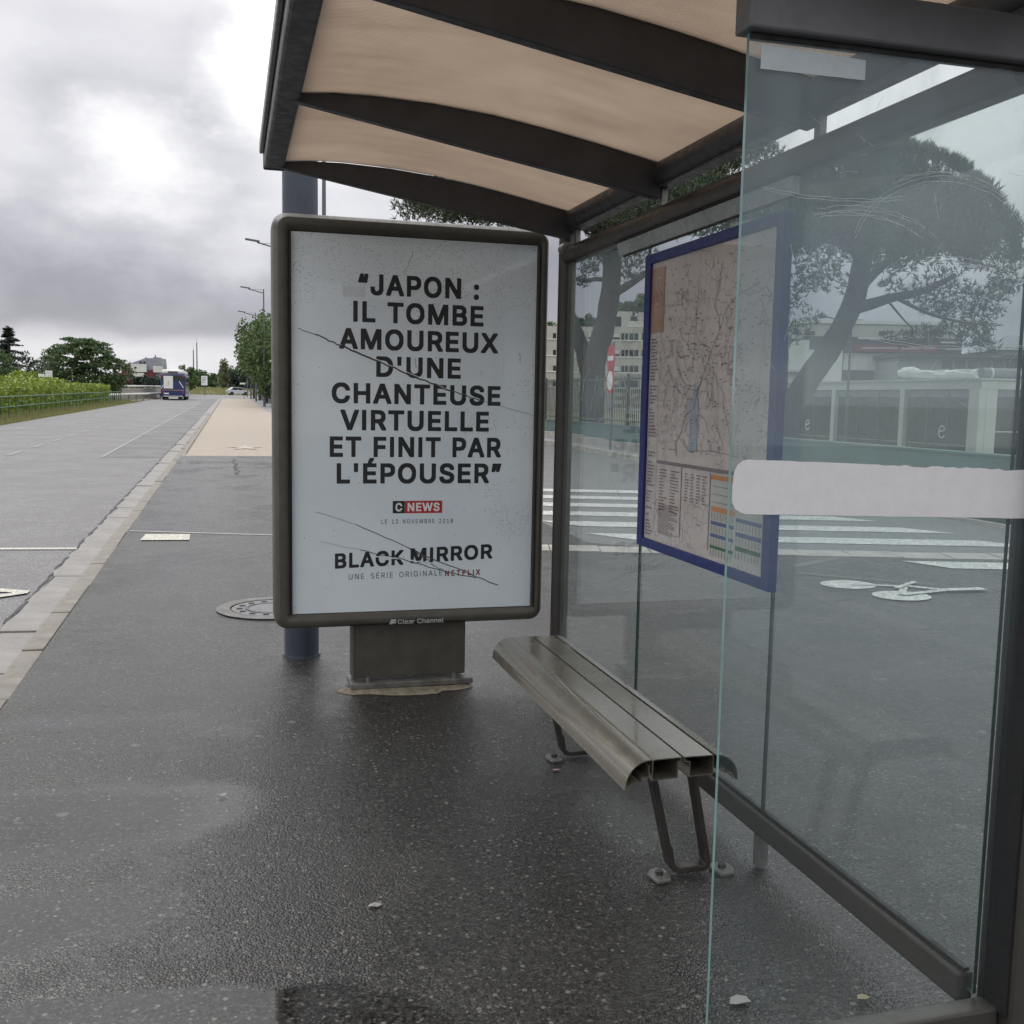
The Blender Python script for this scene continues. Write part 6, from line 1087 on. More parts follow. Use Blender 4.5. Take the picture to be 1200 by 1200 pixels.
for (u, v, s, n) in ((1100, 330, .6, 70), (1130, 350, .6, 70), (1150, 375, .5, 60), (1140, 395, .45, 55), (1115, 388, .35, 35), (1165, 350, .5, 60), (1180, 330, .4, 50), (1080, 395, .35, 30), (1060, 398, .28, 22), (1092, 392, .25, 22), (1090, 355, .4, 40), (1070, 345, .3, 22), (1045, 335, .3, 22), (1108, 365, .35, 30), (1040, 395, .2, 12), (1158, 405, .3, 30), (930, 300, .7, 70), (900, 330, .5, 40), (925, 350, .5, 40), (940, 330, .4, 32), (890, 270, .7, 70), (905, 220, .7, 70), (940, 210, .7, 70), (960, 330, .4, 30), (950, 372, .25, 14), (935, 385, .3, 14), (925, 395, .3, 16), (1000, 335, .4, 30), (1185, 300, .35, 40), (1190, 270, .25, 25)):
    needle_clump(mb, dep(u, v, D2 + random.uniform(-.8, .6)), (s, s, s*.75), int(n*2.2), .16, 4, .5)
for k in range(240):                                      # upright shoots along the rim of the dome
    a = random.uniform(.05, math.pi * .72); 
    u = 1040 + 152 * math.cos(a) * random.uniform(.97, 1.0); v = 312 - 143 * math.sin(a) * random.uniform(.96, 1.0)
    if u < 900: continue
    needle_clump(mb, dep(u, v, D2 + random.uniform(-1, 1)), (.10, .10, .10), 5, .26, 4, 1.2)
mb.build('crown', MT['pine'], p2)

# buildings as seen from the stop: a facade plane, rectangles set out on it
class Facade:
    def __init__(s, d, u, v=470, yaw=0.0):
        s.O = dep(u, v, d)
        f = Vector((fwd.x, fwd.y, 0)).normalized(); f.rotate(Matrix.Rotation(yaw, 3, 'Z'))
        s.n = -f; s.t = Vector((f.y, -f.x, 0))
    def sz(s, u, v):
        r = ray(u, v); k = (s.O - CAM).dot(s.n) / r.dot(s.n); p = CAM + r * k
        return (p - s.O).dot(s.t), p.z
    def P(s, a, z_, off): p = s.O + s.t * a + s.n * off; return (p.x, p.y, z_)
    def box(s, mb, u0, v0, u1, v1, front, back, zmin=None):
        um, vm = (u0 + u1) / 2, (v0 + v1) / 2
        a0, a1 = s.sz(u0, vm)[0], s.sz(u1, vm)[0]; z1, z0 = s.sz(um, v0)[1], s.sz(um, v1)[1]
        if zmin is not None: z0 = zmin
        return s.lbox(mb, a0, a1, z0, z1, front, back)
    def lbox(s, mb, a0, a1, z0, z1, front, back):
        vs = [s.P(a, zz, f) for zz in (z0, z1) for a, f in ((a0, front), (a1, front), (a1, back), (a0, back))]
        return mb.add(vs, [(3,2,1,0),(4,5,6,7),(0,1,5,4),(1,2,6,5),(2,3,7,6),(3,0,4,7)])
    def part(s, name, m, parent, *rects, front=0, back=-1, zmin=None):
        mb = MB()
        for r in rects: s.box(mb, *r, front, back, zmin)
        return mb.build(name, m, parent)

# apartment block
fa = Facade(178, 715)
apt = thing('apartment_block', tuple(fa.O), 'pale five storey apartment block with window bands beyond the forked pine', 'apartment block')
fa.part('wall', MT['beigewall'], apt, (600, 384, 900, 470), back=-16, zmin=-2)
fa.part('penthouse', MT['beigewall'], apt, (712, 364, 742, 384), (750, 366, 830, 384), front=-1.5, back=-12)
fa.part('terrace_rail', MT['blind'], apt, (736, 377, 830, 384), front=.05, back=-.05)
for (u0, u1) in ((715, 729), (740, 748)):
    fa.part('window', MT['winglass'], apt, (u0, 370, u1, 382), front=-1.45, back=-1.6)
for r, (v0, v1) in enumerate(((390.5, 398), (410, 417.5), (428.5, 436), (446, 454))):
    for (u0, u1, kind) in ((648, 656, 0), (660, 670, 1), (676, 687, 1), (689, 696, 1), (714, 726, 1), (728, 736, 0), (737.5, 748, 0), (752, 764, 0), (768, 780, 1), (790, 802, 0), (806, 818, 1)):
        o = fa.part('window', MT['winglass'], apt, (u0, v0, u1, v1), front=.04, back=-.1)
        if kind: fa.part('blind', MT['blind'], o, (u0 + .2, v0 + .2, u1 - .2, v0 + (v1 - v0) * random.choice((.8, .6, .85))), front=.09, back=.05)
        else:
            fa.part('frame', MT['blind'], o, ((u0+u1)/2 - .3, v0, (u0+u1)/2 + .3, v1), front=.09, back=.05)
    fa.part('floor_band', MT['white_wall'], apt, (600, v1 + .6, 900, v1 + 2.0), front=.12, back=-.1)
random.seed(51)
for i, (u, v, r, lb) in enumerate(((668, 384, 14, 'dark tree top rising behind the apartment block beside the forked pine'), (690, 380, 10, 'smaller dark tree top behind the apartment block'), (733, 364, 9, 'tree top over the penthouse of the apartment block'), (755, 360, 12, 'wide tree top beside the penthouse of the apartment block'))):
    d = 215; c = dep(u, v, d); t_ = thing('background_tree', (c.x, c.y, 0), lb, 'tree', 'trees behind the apartment block')
    mb = MB(); R_ = r * d / 1200
    for k in range(26):
        q_ = Vector((random.gauss(0, .5), random.gauss(0, .4), random.gauss(0, .4))) * R_
        leaf_clump(mb, c + q_, (R_*.4, R_*.4, R_*.35), 55, .55)
    mb.build('crown', MT['broad'], t_)
    MB().tube([(c.x, c.y, -1), tuple(c)], [.4, .2], 7).build('trunk', MT['bark'], t_)

# glazed pavilion
PX = 20.0; YC = 24.05; ZT, ZB, ZF = 2.29, 2.035, -1.1
pav = thing('pavilion', (PX, 30, ZF), 'white framed glazed pavilion with a flat roof behind the low wall', 'building')
MB().box(PX, PX + 9, YC, 40, ZB, ZT).build('fascia', MT['pav'], pav, bevel=.01)
MB().box(PX - .05, PX + 9.1, YC - .05, 40.1, ZT + .002, ZT + .05).build('roof_edge', MT['pav'], pav)
for nm, yy, w_ in (('column', YC + .01, .42), ('column', 27.35, .22), ('column', 31.1, .22), ('column', 34.9, .22), ('column', 38.7, .22)):
    MB().box(PX - .04, PX + .2, yy, yy + w_, ZF, ZB - .002).build(nm, MT['pav'], pav, bevel=.008)
MB().box(PX + .2, PX + .4, YC + .5, 39.8, ZF - .05, ZF + .12).build('sill', MT['pav'], pav)
for a, b in ((24.5, 27.3), (27.6, 31.05), (31.35, 34.85), (35.15, 38.65)):
    wn = MB().box(PX + .08, PX + .10, a, b, ZF + .12, ZB - .004).build('window', MT['winglass'], pav)
    for k in (1, 2):
        MB().box(PX + .05, PX + .078, a + (b - a) * k / 3 - .02, a + (b - a) * k / 3 + .02, ZF + .12, ZB - .01).build('mullion', MT['shopdark'], wn)
    MB().box(PX + .055, PX + .077, a + .03, b - .03, ZB - .22, ZB - .02).build('blind', MT['roofgrey'], wn)
    MB().box(PX + .05, PX + .075, a, b, .42, .45).build('transom', MT['roofgrey'], wn)
MB().box(PX + .25, PX + .3, YC + .3, 39.8, ZF, ZB).build('inner_wall', MT['shopdark'], pav)
# end wall of the pavilion, facing the stop
MB().box(PX + .2, PX + .55, YC + .002, YC + .25, ZF, ZB - .002).build('end_pier', MT['pav'], pav)
we = MB().box(PX + .55, PX + 1.52, YC + .05, YC + .07, ZF, ZB - .003).build('window', MT['winglass'], pav)
MB().box(PX + .55, PX + 1.52, YC + .03, YC + .048, .85, .88).build('transom', MT['pav'], we)
MB().box(PX + .56, PX + 1.51, YC + .032, YC + .047, ZB - .2, ZB - .01).build('blind', MT['roofgrey'], we)
MB().box(PX + 1.52, PX + 9, YC + .02, YC + .25, ZF, ZB - .003).build('end_wall', MT['pav'], pav)
def e_mark(y0, z0, h, par):
    mb = MB(); pts = [(-.30, .02), (.28, .14), (.30, .30), (.16, .46), (-.06, .50), (-.26, .36), (-.36, .05), (-.32, -.25), (-.12, -.46), (.12, -.46), (.36, -.25)]
    ribbon(mb, [(y0 - p[0]*h, z0 + p[1]*h) for p in pts], h*.13, 'x', PX + .045); return mb.build('window_letter', MT['white'], par)
wins = [o for o in pav.children if o.name.startswith('window')]
a_ = onx(1102, 506, PX); e_mark(a_.y, a_.z, .36, wins[0])
a_ = onx(945, 498, PX); e_mark(a_.y, a_.z, .36, wins[2])
# rolled awnings on the roof
# creased cloth: every ring of the roll is pushed about a little
aw = thing('rolled_awning', (PX + .6, 27, ZT + .05), 'crumpled white rolled awning lying along the pavilion roof', 'awning')
random.seed(12); q0 = onx(1146, 441, PX + .6); q1 = onx(1052, 441, PX + .6)
pts = []; rs = []
for k in range(14):
    f = k / 13; p = q0.lerp(q1, f); pts.append(Vector((PX + .6 + random.uniform(-.06, .06), p.y, ZT + .19 + (.10 if f > .75 else 0) + random.uniform(-.01, .02)))); rs.append(.13 + random.uniform(-.01, .02) + (.05 if .7 < f < .95 else 0))
rs[-1] = .07; rs[-2] = .16
mb = MB(); mb.tube(pts, rs, 12); mb.v = [(x + random.uniform(-.025, .025), y + random.uniform(-.06, .06), zz + random.uniform(-.03, .03)) for x, y, zz in mb.v]; mb.build('roll', MT['white'], aw)
a2 = thing('rolled_awning', (PX + .9, YC, ZT + .05), 'smooth grey tube on the pavilion corner beside the white awning', 'awning')
MB().tube([(PX + .25, YC + .35, ZT + .20), (PX + 6, YC + .35, ZT + .20)], .15, 14).build('tube', MT['roofgrey'], a2, smooth=True)
for k in range(3): MB().tube([(PX + .5 + .9*k, YC + .35, ZT + .20), (PX + .56 + .9*k, YC + .35, ZT + .20)], .157, 14).build('band', MT['white'], a2)
# slim lamp post in front of the pavilion
sl = thing('lamp_post', tuple(onx(991, 520, 18.5)), 'slim grey gooseneck lamp post in front of the pavilion', 'lamp post')
base = onx(990, 524, 18.5); tp = onx(987, 384, 18.5); hd = onx(966, 371, 18.5)
MB().tube([(base.x, base.y, -1.1), (base.x, base.y, tp.z)], [.05, .035], 8).build('pole', MT['lamp'], sl)
MB().tube([(base.x, base.y, tp.z), (base.x, base.y + .22, tp.z + .13), (base.x, hd.y - .1, hd.z)], .025, 7).build('arm', MT['lamp'], sl)
MB().tube([(base.x, hd.y - .12, hd.z - .01), (base.x, hd.y + .1, hd.z + .05), (base.x, hd.y + .38, hd.z + .06)], [.04, .10, .05], 8).build('lamp_head', MT['lamp'], sl)

# shops and sheds further back
fb = Facade(62, 1040)
shop = thing('shop_building', tuple(fb.O), 'low dark shop building with a red sign band behind the pavilion', 'building')
fb.part('wall', MT['shopdark'], shop, (985, 400, 1125, 470), back=-9, zmin=-2)
fb.part('fascia', MT['shopdark'], shop, (940, 396, 1123, 413), front=.5, back=-.2)
fb.part('fascia_trim', MT['blind'], shop, (1002, 396.2, 1062, 398.5), (1098, 401, 1124, 403), front=.56, back=.45)
fb.part('sign_band', MT['darkred'], shop, (998, 405, 1094, 413), front=.6, back=.502)
fb.part('roller_door', MT['white_wall'], shop, (988, 414, 1049, 434), front=.25, back=.01)
for k in range(16): fb.part('door_rib', MT['blind'], bpy.data.objects['roller_door'], (990 + 3.7*k, 415.5, 991.6 + 3.7*k, 434), front=.31, back=.252)
random.seed(71); mb = MB()
for (u0, u1, vv) in ((965, 978, 404), (1006, 1046, 408.5), (1052, 1090, 409), (1104, 1120, 410)):      # far too small to read in the photograph
    u = u0
    while u < u1: fb.box(mb, u, vv - 1.2, u + 1.3, vv + 1.0, .64, .61); u += 2.2
mb.build('sign_lettering', MT['blind'], shop)
fb.part('glazing', MT['winglass'], shop, (1052, 418, 1124, 436), front=.1, back=.01)
lw = thing('long_shed', tuple(dep(1160, 430, 58)), 'long low glazed shed with a dark flat roof behind the pavilion corner', 'building')
fc = Facade(58, 1150)
fc.part('roof', MT['shopdark'], lw, (1050, 416, 1290, 420.5), front=.4, back=-8)
fc.part('wall', MT['roofgrey'], lw, (1052, 421, 1290, 470), back=-7, zmin=-2)
for k in range(9): fc.part('window', MT['winglass'], lw, (1104 + 15*k, 422, 1116 + 15*k, 432), front=.06, back=-.02)
ws = thing('white_shed', tuple(dep(945, 430, 52)), 'white gabled shed wall behind the leaning pine trunk', 'building')
fd = Facade(52, 945)
fd.part('wall', MT['white_wall'], ws, (900, 398, 947, 470), back=-6, zmin=-2); fd.part('annex', MT['white_wall'], ws, (947, 410, 987, 470), front=-.1, back=-6, zmin=-2)
fd.part('window', MT['winglass'], ws, (964, 413, 974, 421), front=.0, back=-.12)
fd.part('ledge', MT['blind'], ws, (900, 433, 960, 436), front=.3, back=.01)
fe = Facade(95, 1010)
fl = thing('flat_roofed_block', tuple(fe.O), 'pale flat roofed block seen over the red shop sign', 'building')
fe.part('wall', MT['beigewall'], fl, (940, 379, 1116, 470), back=-10, zmin=-2)
fe.part('parapet', MT['white_wall'], fl, (938, 376, 1118, 380), front=.15, back=-10)
for (u0, u1) in ((944, 955), (1030, 1036), (1088, 1102), (1060, 1070)): fe.part('window', MT['winglass'], fl, (u0, 388, u1, 393), front=.06, back=-.05)
fe.part('stair_tower', MT['greywall'], fl, (1008, 372, 1020, 379), front=-2, back=-5)
fg = Facade(75, 1210)
gr = thing('grey_roofed_house', tuple(fg.O), 'grey roofed house at the far edge behind the umbrella pine', 'house')
fg.part('wall', MT['greywall'], gr, (1176, 408, 1290, 470), back=-6, zmin=-2)
mb = MB(); a0, z0 = fg.sz(1172, 410); a1, z1 = fg.sz(1205, 390); a2_, _ = fg.sz(1300, 390); a3, _ = fg.sz(1300, 410)
mb.add([fg.P(a0, z0, .3), fg.P(a3, z0, .3), fg.P(a2_, z1, -3), fg.P(a1, z1, -3), fg.P(a0, z0, -6.3), fg.P(a3, z0, -6.3)], [(0,1,2,3), (3,2,5,4), (0,3,4)]); mb.build('roof', MT['roofgrey'], gr)

# no-entry sign and a round sign on one pole
sp_ = onx(718, 420, 9.6); s2_ = onx(718, 446, 9.6)
sg = thing('traffic_sign', (sp_.x, sp_.y, gz(sp_.y)), 'red no entry sign over a red ringed round sign on a leaning pole', 'traffic sign')
MB().tube([(sp_.x, sp_.y, 0), (sp_.x + .02, sp_.y, sp_.z + .42)], .03, 8).build('pole', MT['lamp'], sg)
def rsign(c, r, nm, m, par, a=math.radians(28), off=.04, th=.012):
    nrm = Vector((-math.cos(a), -math.sin(a), 0)); t_ = Vector((-nrm.y, nrm.x, 0)); mb = MB(); n = 28; c = Vector(c) + nrm * off
    vs = [c + t_ * r*math.cos(2*math.pi*k/n) + Vector((0, 0, r*math.sin(2*math.pi*k/n))) + nrm * f for f in (0, th) for k in range(n)]
    mb.add(vs, [tuple(range(n)), tuple(range(2*n-1, n-1, -1))] + [((k+1) % n, k, n+k, n+(k+1) % n) for k in range(n)])
    return mb.build(nm, m, par)
SA = math.radians(-4)
d1 = rsign((sp_.x, sp_.y, sp_.z), .36, 'no_entry_disc', MT['red'], sg, SA)
nrm = Vector((-math.cos(SA), -math.sin(SA), 0)); t_ = Vector((-nrm.y, nrm.x, 0)); c = Vector((sp_.x, sp_.y, sp_.z)) + nrm * .058
mb = MB(); mb.quad(c - t_*.26 + Vector((0,0,-.06)), c + t_*.26 + Vector((0,0,-.06)), c + t_*.26 + Vector((0,0,.06)), c - t_*.26 + Vector((0,0,.06))); mb.build('white_bar', MT['white'], d1)
d2 = rsign((sp_.x, sp_.y, s2_.z), .34, 'ringed_disc', MT['red'], sg, SA); rsign((sp_.x, sp_.y, s2_.z), .25, 'white_face', MT['white'], d2, SA, .056, .004)

# ------------------------------------------------------------------ street: lamps, path trees, far end
def lamp(x, y, lab, sgn=1):
    g = thing('street_lamp', (x, y, gz(y)), lab, 'street lamp', 'street lamps along the beige path')
    z0 = gz(y); H = 9.15
    MB().tube([(x, y, z0 - .1), (x, y, z0 + 1.1), (x, y, z0 + 1.12), (x, y, z0 + H)], [.10, .10, .075, .05], 10).build('pole', MT['lamp'], g)
    MB().tube([(x, y, z0 + H - .30), (x - sgn*1.15, y, z0 + H - .02)], .04, 8).build('arm', MT['lamp'], g)
    MB().tube([(x, y, z0 + H - .02), (x - sgn*.9, y, z0 + H - .06)], .012, 5).build('stay', MT['lamp'], g)
    MB().box(-.75 if sgn > 0 else 0, 0 if sgn > 0 else .75, -.11, .11, -.045, .045).build('lamp_head', MT['lamp'], None, bevel=.02)
    h = [o for o in COL.objects if o.name.startswith('lamp_head') and o.parent is None][-1]
    h.location = (x - sgn*1.02, y, z0 + H + .03); h.rotation_euler = (0, sgn*.12, 0); attach(h, g)
lamp(2.6, 30.0, 'nearest street lamp, its shaft rising between the mast and the shelter roof', -1)
lamp(2.6, 57.0, 'street lamp whose arm sticks out beside the advert panel')
lamp(2.6, 84.0, 'tallest looking free standing street lamp at the start of the tree row')
lamp(2.6, 111.0, 'second free standing street lamp in the row along the trees')
lamp(2.6, 139.0, 'third free standing street lamp in the row along the trees')
lamp(2.6, 168.0, 'farthest street lamp in the row along the trees')

def tree(name, u, v, d, rx, rz, n, leaf, m, label, trunk_r=.2, cat='tree', group=None, squash=1.0, layered=False, clumpr=.34, ncl=26):
    c = dep(u, v, d); g = thing(name, (c.x, c.y, gz(c.y)), label, cat, group)
    MB().tube([(c.x, c.y, gz(c.y) - .3), (c.x + .1, c.y, c.z)], [trunk_r, trunk_r * .5], 8).build('trunk', MT['bark'], g)
    mb = MB()
    for k in range(ncl):
        q_ = Vector((random.gauss(0, 1), random.gauss(0, 1), random.gauss(0, 1))); q_.normalize(); q_ *= random.random() ** .45
        cc = c + Vector((q_.x * rx, q_.y * rx, q_.z * rz))
        leaf_clump(mb, cc, (rx * clumpr, rx * clumpr, rz * (.12 if layered else clumpr * .8)), n, leaf)
    mb.build('crown', m, g); return g
random.seed(61)
tg = 'trees along the fence by the beige path'
tree('avenue_tree', 320, 420, 82, 2.3, 3.0, 70, .20, MT['plane'], 'nearest leafy tree of the row by the beige path, half hidden by the advert panel', .16, group=tg, ncl=36)
tree('avenue_tree', 312, 412, 98, 2.4, 3.6, 70, .22, MT['plane'], 'second leafy tree of the row by the beige path, behind the tall lamp', .16, group=tg, ncl=36)
tree('avenue_tree', 304, 408, 118, 2.4, 4.2, 70, .24, MT['plane'], 'third leafy tree of the row by the beige path, its crown behind the lamp heads', .16, group=tg, ncl=36)
tree('avenue_tree', 297, 418, 140, 2.1, 3.8, 60, .26, MT['plane'], 'farthest leafy tree of the row by the beige path, over the farthest lamps', .16, group=tg, ncl=30)
pf = thing('path_fence', (3.66, 95, gz(95)), 'blue grey panel fence along the beige path under the trees', 'fence')
for k in range(16):
    y0 = 66 + 5*k
    MB().box(3.64, 3.68, y0 + .04, y0 + 4.96, gz(y0) + .1, gz(y0) + 1.75).build('panel', MT['pole'], pf)
    MB().box(3.62, 3.70, y0 - .035, y0 + .035, gz(y0), gz(y0) + 1.85).build('post', MT['lamp'], pf)
# far end of the street
def dpos(u, v, d): p = dep(u, v, d); return p
mound = MB(); 
for k in range(24):
    a, b = 2*math.pi*k/24, 2*math.pi*(k+1)/24
    c = Vector((-9, 222, 0))
    for (r0, z0, r1, z1) in ((0, 1.7, 14, 1.3), (14, 1.3, 26, .35)):
        vs = [(c.x + r*math.cos(t)*1.3, c.y + r*math.sin(t), gz(c.y + r*math.sin(t)) + zz - .6) for r, zz, t in ((r0, z0, a), (r1, z1, a), (r1, z1, b), (r0, z0, b))]
        mound.add(vs[1:] if r0 == 0 else vs, [(0, 1, 2)] if r0 == 0 else [(0, 1, 2, 3)])
struct(mound.build('roundabout_island', MT['soil']))
mb = MB(); random.seed(14)
for k in range(5000):
    a = random.uniform(math.pi, 2*math.pi); r = 26 * math.sqrt(random.random()); x, y = -9 + 1.3*r*math.cos(a), 222 + r*math.sin(a)
    zz = gz(y) - .6 + (1.7 - .4*r/14 if r < 14 else 1.3 - .95*(r-14)/12); h = random.uniform(.2, .5)
    mb.add([(x - .12, y, zz - .05), (x + .12, y, zz - .05), (x + random.uniform(-.15, .15), y, zz + h)], [(0, 1, 2)])
tag(mb.build('island_grass', MT['grass']), 'short green grass on the roundabout island', 'grass', kind='stuff')
def car(name, p, yaw, m, label):
    g = thing(name, tuple(p), label, 'car')
    g.rotation_euler = (0, 0, 0)
    T = Matrix.Translation(p) @ Matrix.Rotation(yaw, 4, 'Z')
    def tb(mb, nm, mt, par, **k):
        mb.v = [tuple(T @ Vector(v)) for v in mb.v]; return mb.build(nm, mt, par, **k)
    body = [(-2.0, .3), (-2.05, .62), (-1.5, .84), (-1.1, .9), (-.55, 1.38), (.2, 1.46), (1.0, 1.42), (1.6, .98), (1.95, .92), (2.0, .5), (1.9, .3)]
    b = tb(MB().prism(body, 'y', -.8, .8), 'body', m, g, smooth='fix')
    for s in (-.806, .806):
        tb(MB().prism([(-.95, .93), (-.5, 1.3), (.1, 1.38), (.1, .93)], 'y', s - .004, s + .004), 'side_window', MT['winglass'], b)
        tb(MB().prism([(.18, .93), (.18, 1.38), (.95, 1.34), (1.35, .97)], 'y', s - .004, s + .004), 'side_window', MT['winglass'], b)
        for x in (-1.25, 1.25):
            mbw = MB(); mbw.tube([(x, s - .12 * (1 if s > 0 else -1), .32), (x, s + .02 * (1 if s > 0 else -1), .32)], .32, 16)
            tb(mbw, 'wheel', MT['tyre'], g)
    return g
pc = dpos(278.5, 461, 186); pc.z = gz(pc.y) - .05; car('silver_car', pc, math.radians(195), MT['carpaint'], 'small silver car crossing at the far end of the beige path')
sb = dpos(239.5, 446, 165)
g = thing('board_sign', (sb.x, sb.y, gz(sb.y)), 'white rectangular board sign on a post beside the roundabout', 'sign')
MB().box(sb.x - .48, sb.x + .48, sb.y - .03, sb.y + .03, sb.z - .75, sb.z + .75).build('board', MT['white'], g)
MB().tube([(sb.x, sb.y + .08, gz(sb.y) - .2), (sb.x, sb.y + .08, sb.z)], .05, 6).build('post', MT['lamp'], g)
for i, vv in enumerate((.45, .2, -.05, -.3)): MB().box(sb.x - .38, sb.x + .3 - .1*i, sb.y - .036, sb.y - .031, sb.z + vv - .04, sb.z + vv + .04).build('print_line', MT['inkgrey'], g)
for u, v0, lb in ((226.5, 410, 'shorter of the two thin masts far beyond the roundabout'), (230.5, 401.5, 'taller of the two thin masts far beyond the roundabout')):
    a = dpos(u, v0, 260); g = thing('thin_mast', (a.x, a.y, 1), lb, 'mast', 'thin masts beyond the roundabout')
    MB().tube([(a.x, a.y, 0), tuple(a)], [.22, .12], 7).build('shaft', MT['lamp'], g); MB().tube([(a.x, a.y, a.z), (a.x, a.y, a.z + 1.2)], .03, 5).build('tip', MT['lamp'], g)
a = dpos(286, 449.5, 128); g = thing('small_sign', (a.x, a.y, gz(a.y)), 'small white direction plate on a post near the farthest lamps', 'sign')
MB().tube([(a.x, a.y, gz(a.y) - .1), (a.x, a.y, a.z)], .04, 6).build('post', MT['lamp'], g); MB().box(a.x - .5, a.x + .15, a.y - .05, a.y - .01, a.z - .1, a.z + .1).build('plate', MT['white'], g)
random.seed(81)
ft = 'trees beyond the roundabout'
for (nm, u, v, d, rx, rz, m, lb, lf, tr_) in (
    ('poplar_tree', 265, 441, 225, 1.7, 3.6, 'poplar', 'pale narrow poplar clump beyond the roundabout', .35, .2),
    ('poplar_tree', 261, 444, 228, 1.3, 2.6, 'poplar', 'smaller pale poplar at the foot of the poplar clump', .35, .2),
    ('conifer_tree', 282, 443, 215, 2.4, 2.6, 'cedar', 'dark conifer between the poplars and the lamp row', .3, .2),
    ('conifer_tree', 276, 445, 216, 1.6, 2.2, 'cedar', 'low dark conifer beside the poplars', .3, .2),
    ('far_tree', 250, 447, 240, 2.6, 2.0, 'broad', 'round green tree behind the white board sign', .4, .2),
    ('far_tree', 243, 448, 245, 2.6, 1.8, 'broad', 'low green tree left of the poplars behind the roundabout', .4, .2),
    ('far_tree', 234, 446, 240, 2.2, 2.3, 'broad', 'dark tree at the foot of the taller thin mast', .4, .2),
    ('far_tree', 226, 446, 235, 1.9, 2.3, 'broad', 'dark tree at the foot of the shorter thin mast', .4, .2),
    ('far_tree', 219, 443, 150, 1.6, 1.8, 'plane', 'bright green bushy tree just beyond the bus', .25, .2),
    ('far_tree', 216, 447, 170, 1.8, 1.6, 'broad', 'dark bush beyond the roof of the bus', .3, .2),
    ('far_tree', 300, 448, 235, 3.0, 2.4, 'cedar', 'dark tree behind the farthest lamps of the row', .4, .2)):
    tree(nm, u, v, d, rx, rz, 45, lf, MT[m], lb, tr_, group=ft, ncl=30)

# bus going away
bp0 = Vector((-5.9, 116.0, gz(116) - .05)); BW, BH, BL = 2.5, 2.75, 11.0
bus = thing('bus', tuple(bp0), 'purple city bus with a white roof driving away up the road', 'bus')
x0, x1, y0, zb0 = bp0.x - BW/2, bp0.x + BW/2, bp0.y, bp0.z
MB().box(x0, x1, y0, y0 + BL, zb0 + .32, zb0 + BH).build('body', MT['busblue'], bus, bevel=.12)
MB().box(x0 + .1, x1 - .1, y0 + .15, y0 + BL - 1, zb0 + BH + .002, zb0 + BH + .48).build('roof_pod', MT['white'], bus, bevel=.2)
MB().box(x0 + .75, x1 - .75, y0 + .13, y0 + .149, zb0 + BH + .12, zb0 + BH + .3).build('roof_grille', MT['shopdark'], bus)
MB().box(x0 + .1, x1 - .1, y0 - .012, y0 - .002, zb0 + 2.05, zb0 + 2.62).build('rear_window', MT['winglass'], bus)
MB().box(x0 + .3, x0 + 1.25, y0 - .030, y0 - .014, zb0 + 1.22, zb0 + 2.55).build('advert_board', MT['white'], bus)
MB().box(x0 + .74, x0 + .83, y0 - .036, y0 - .031, zb0 + 1.6, zb0 + 2.0).build('advert_figure', MT['yellow'], bpy.data.objects['advert_board'])
MB().box(x0 + .12, x1 - .12, y0 - .012, y0 - .002, zb0 + 1.02, zb0 + 1.08).build('orange_line', MT['map_orange'], bus)
MB().box(x0 + .32, x0 + .82, y0 - .014, y0 - .003, zb0 + .62, zb0 + .76).build('number_plate', MT['white'], bus)
MB().box(x0 + .25, x1 - .25, y0 - .02, y0 - .002, zb0 + .36, zb0 + .46).build('bumper', MT['blind'], bus)
for x in (x0 + .14, x1 - .3):
    for zz in (.75, 2.45): MB().box(x, x + .15, y0 - .016, y0 - .004, zb0 + zz, zb0 + zz + .16).build('tail_light', MT['red'], bus)
mb = MB(); ribbon(mb, [(x1 - .62, zb0 + 2.0), (x1 - .18, zb0 + 1.3)], .08, 'y', y0 - .008); ribbon(mb, [(x0 + .05, zb0 + 1.2), (x0 + .28, zb0 + 1.6)], .07, 'y', y0 - .009); mb.build('white_stripe', MT['white'], bus)
for k in range(6): MB().box(x1 + .002, x1 + .012, y0 + .5 + 1.7*k, y0 + 2.0 + 1.7*k, zb0 + 1.25, zb0 + 2.45).build('side_window', MT['winglass'], bus)
for x in (x0 + .16, x1 - .16):
    for yy in (2.6, 8.4): MB().tube([(x - .15, y0 + yy, zb0 + .48), (x + .15, y0 + yy, zb0 + .48)], .48, 16).build('wheel', MT['tyre'], bus)
MB().box(x0 + .3, x0 + .75, y0 + .1, y0 + .5, zb0, zb0 + .6).build('rear_tyre', MT['tyre'], bus); MB().box(x1 - .75, x1 - .3, y0 + .1, y0 + .5, zb0, zb0 + .6).build('rear_tyre', MT['tyre'], bus)

# bridge parapet and guard rail beyond the hedge
pr = thing('bridge_parapet', (-9.6, 105, gz(105)), 'grey concrete bridge parapet with a guard rail beside the bus', 'parapet')
for k in range(10):
    ya = 92 + 4.2*k; xa, xb = -10.6 + .28*k, -10.6 + .28*(k+1)
    mb = MB(); mb.add([(x, y, gz(y) + zz) for zz in (0, 1.15) for x, y in ((xa, ya), (xb, ya + 4.14), (xb - .3, ya + 4.14), (xa - .3, ya))], [(3,2,1,0),(4,5,6,7),(0,1,5,4),(1,2,6,5),(2,3,7,6),(3,0,4,7)])
    mb.build('panel', MT['concrete'], pr)
MB().tube([(-10.7 + .028*10*0, 91, gz(91) + 1.35), (-7.9, 134, gz(134) + 1.35)], .09, 8).build('top_rail', MT['white_wall'], pr)
MB().tube([(-9.7, 92, gz(92) + .62), (-7.6, 128, gz(128) + .55)], .11, 8).build('guard_rail', MT['white_wall'], pr)
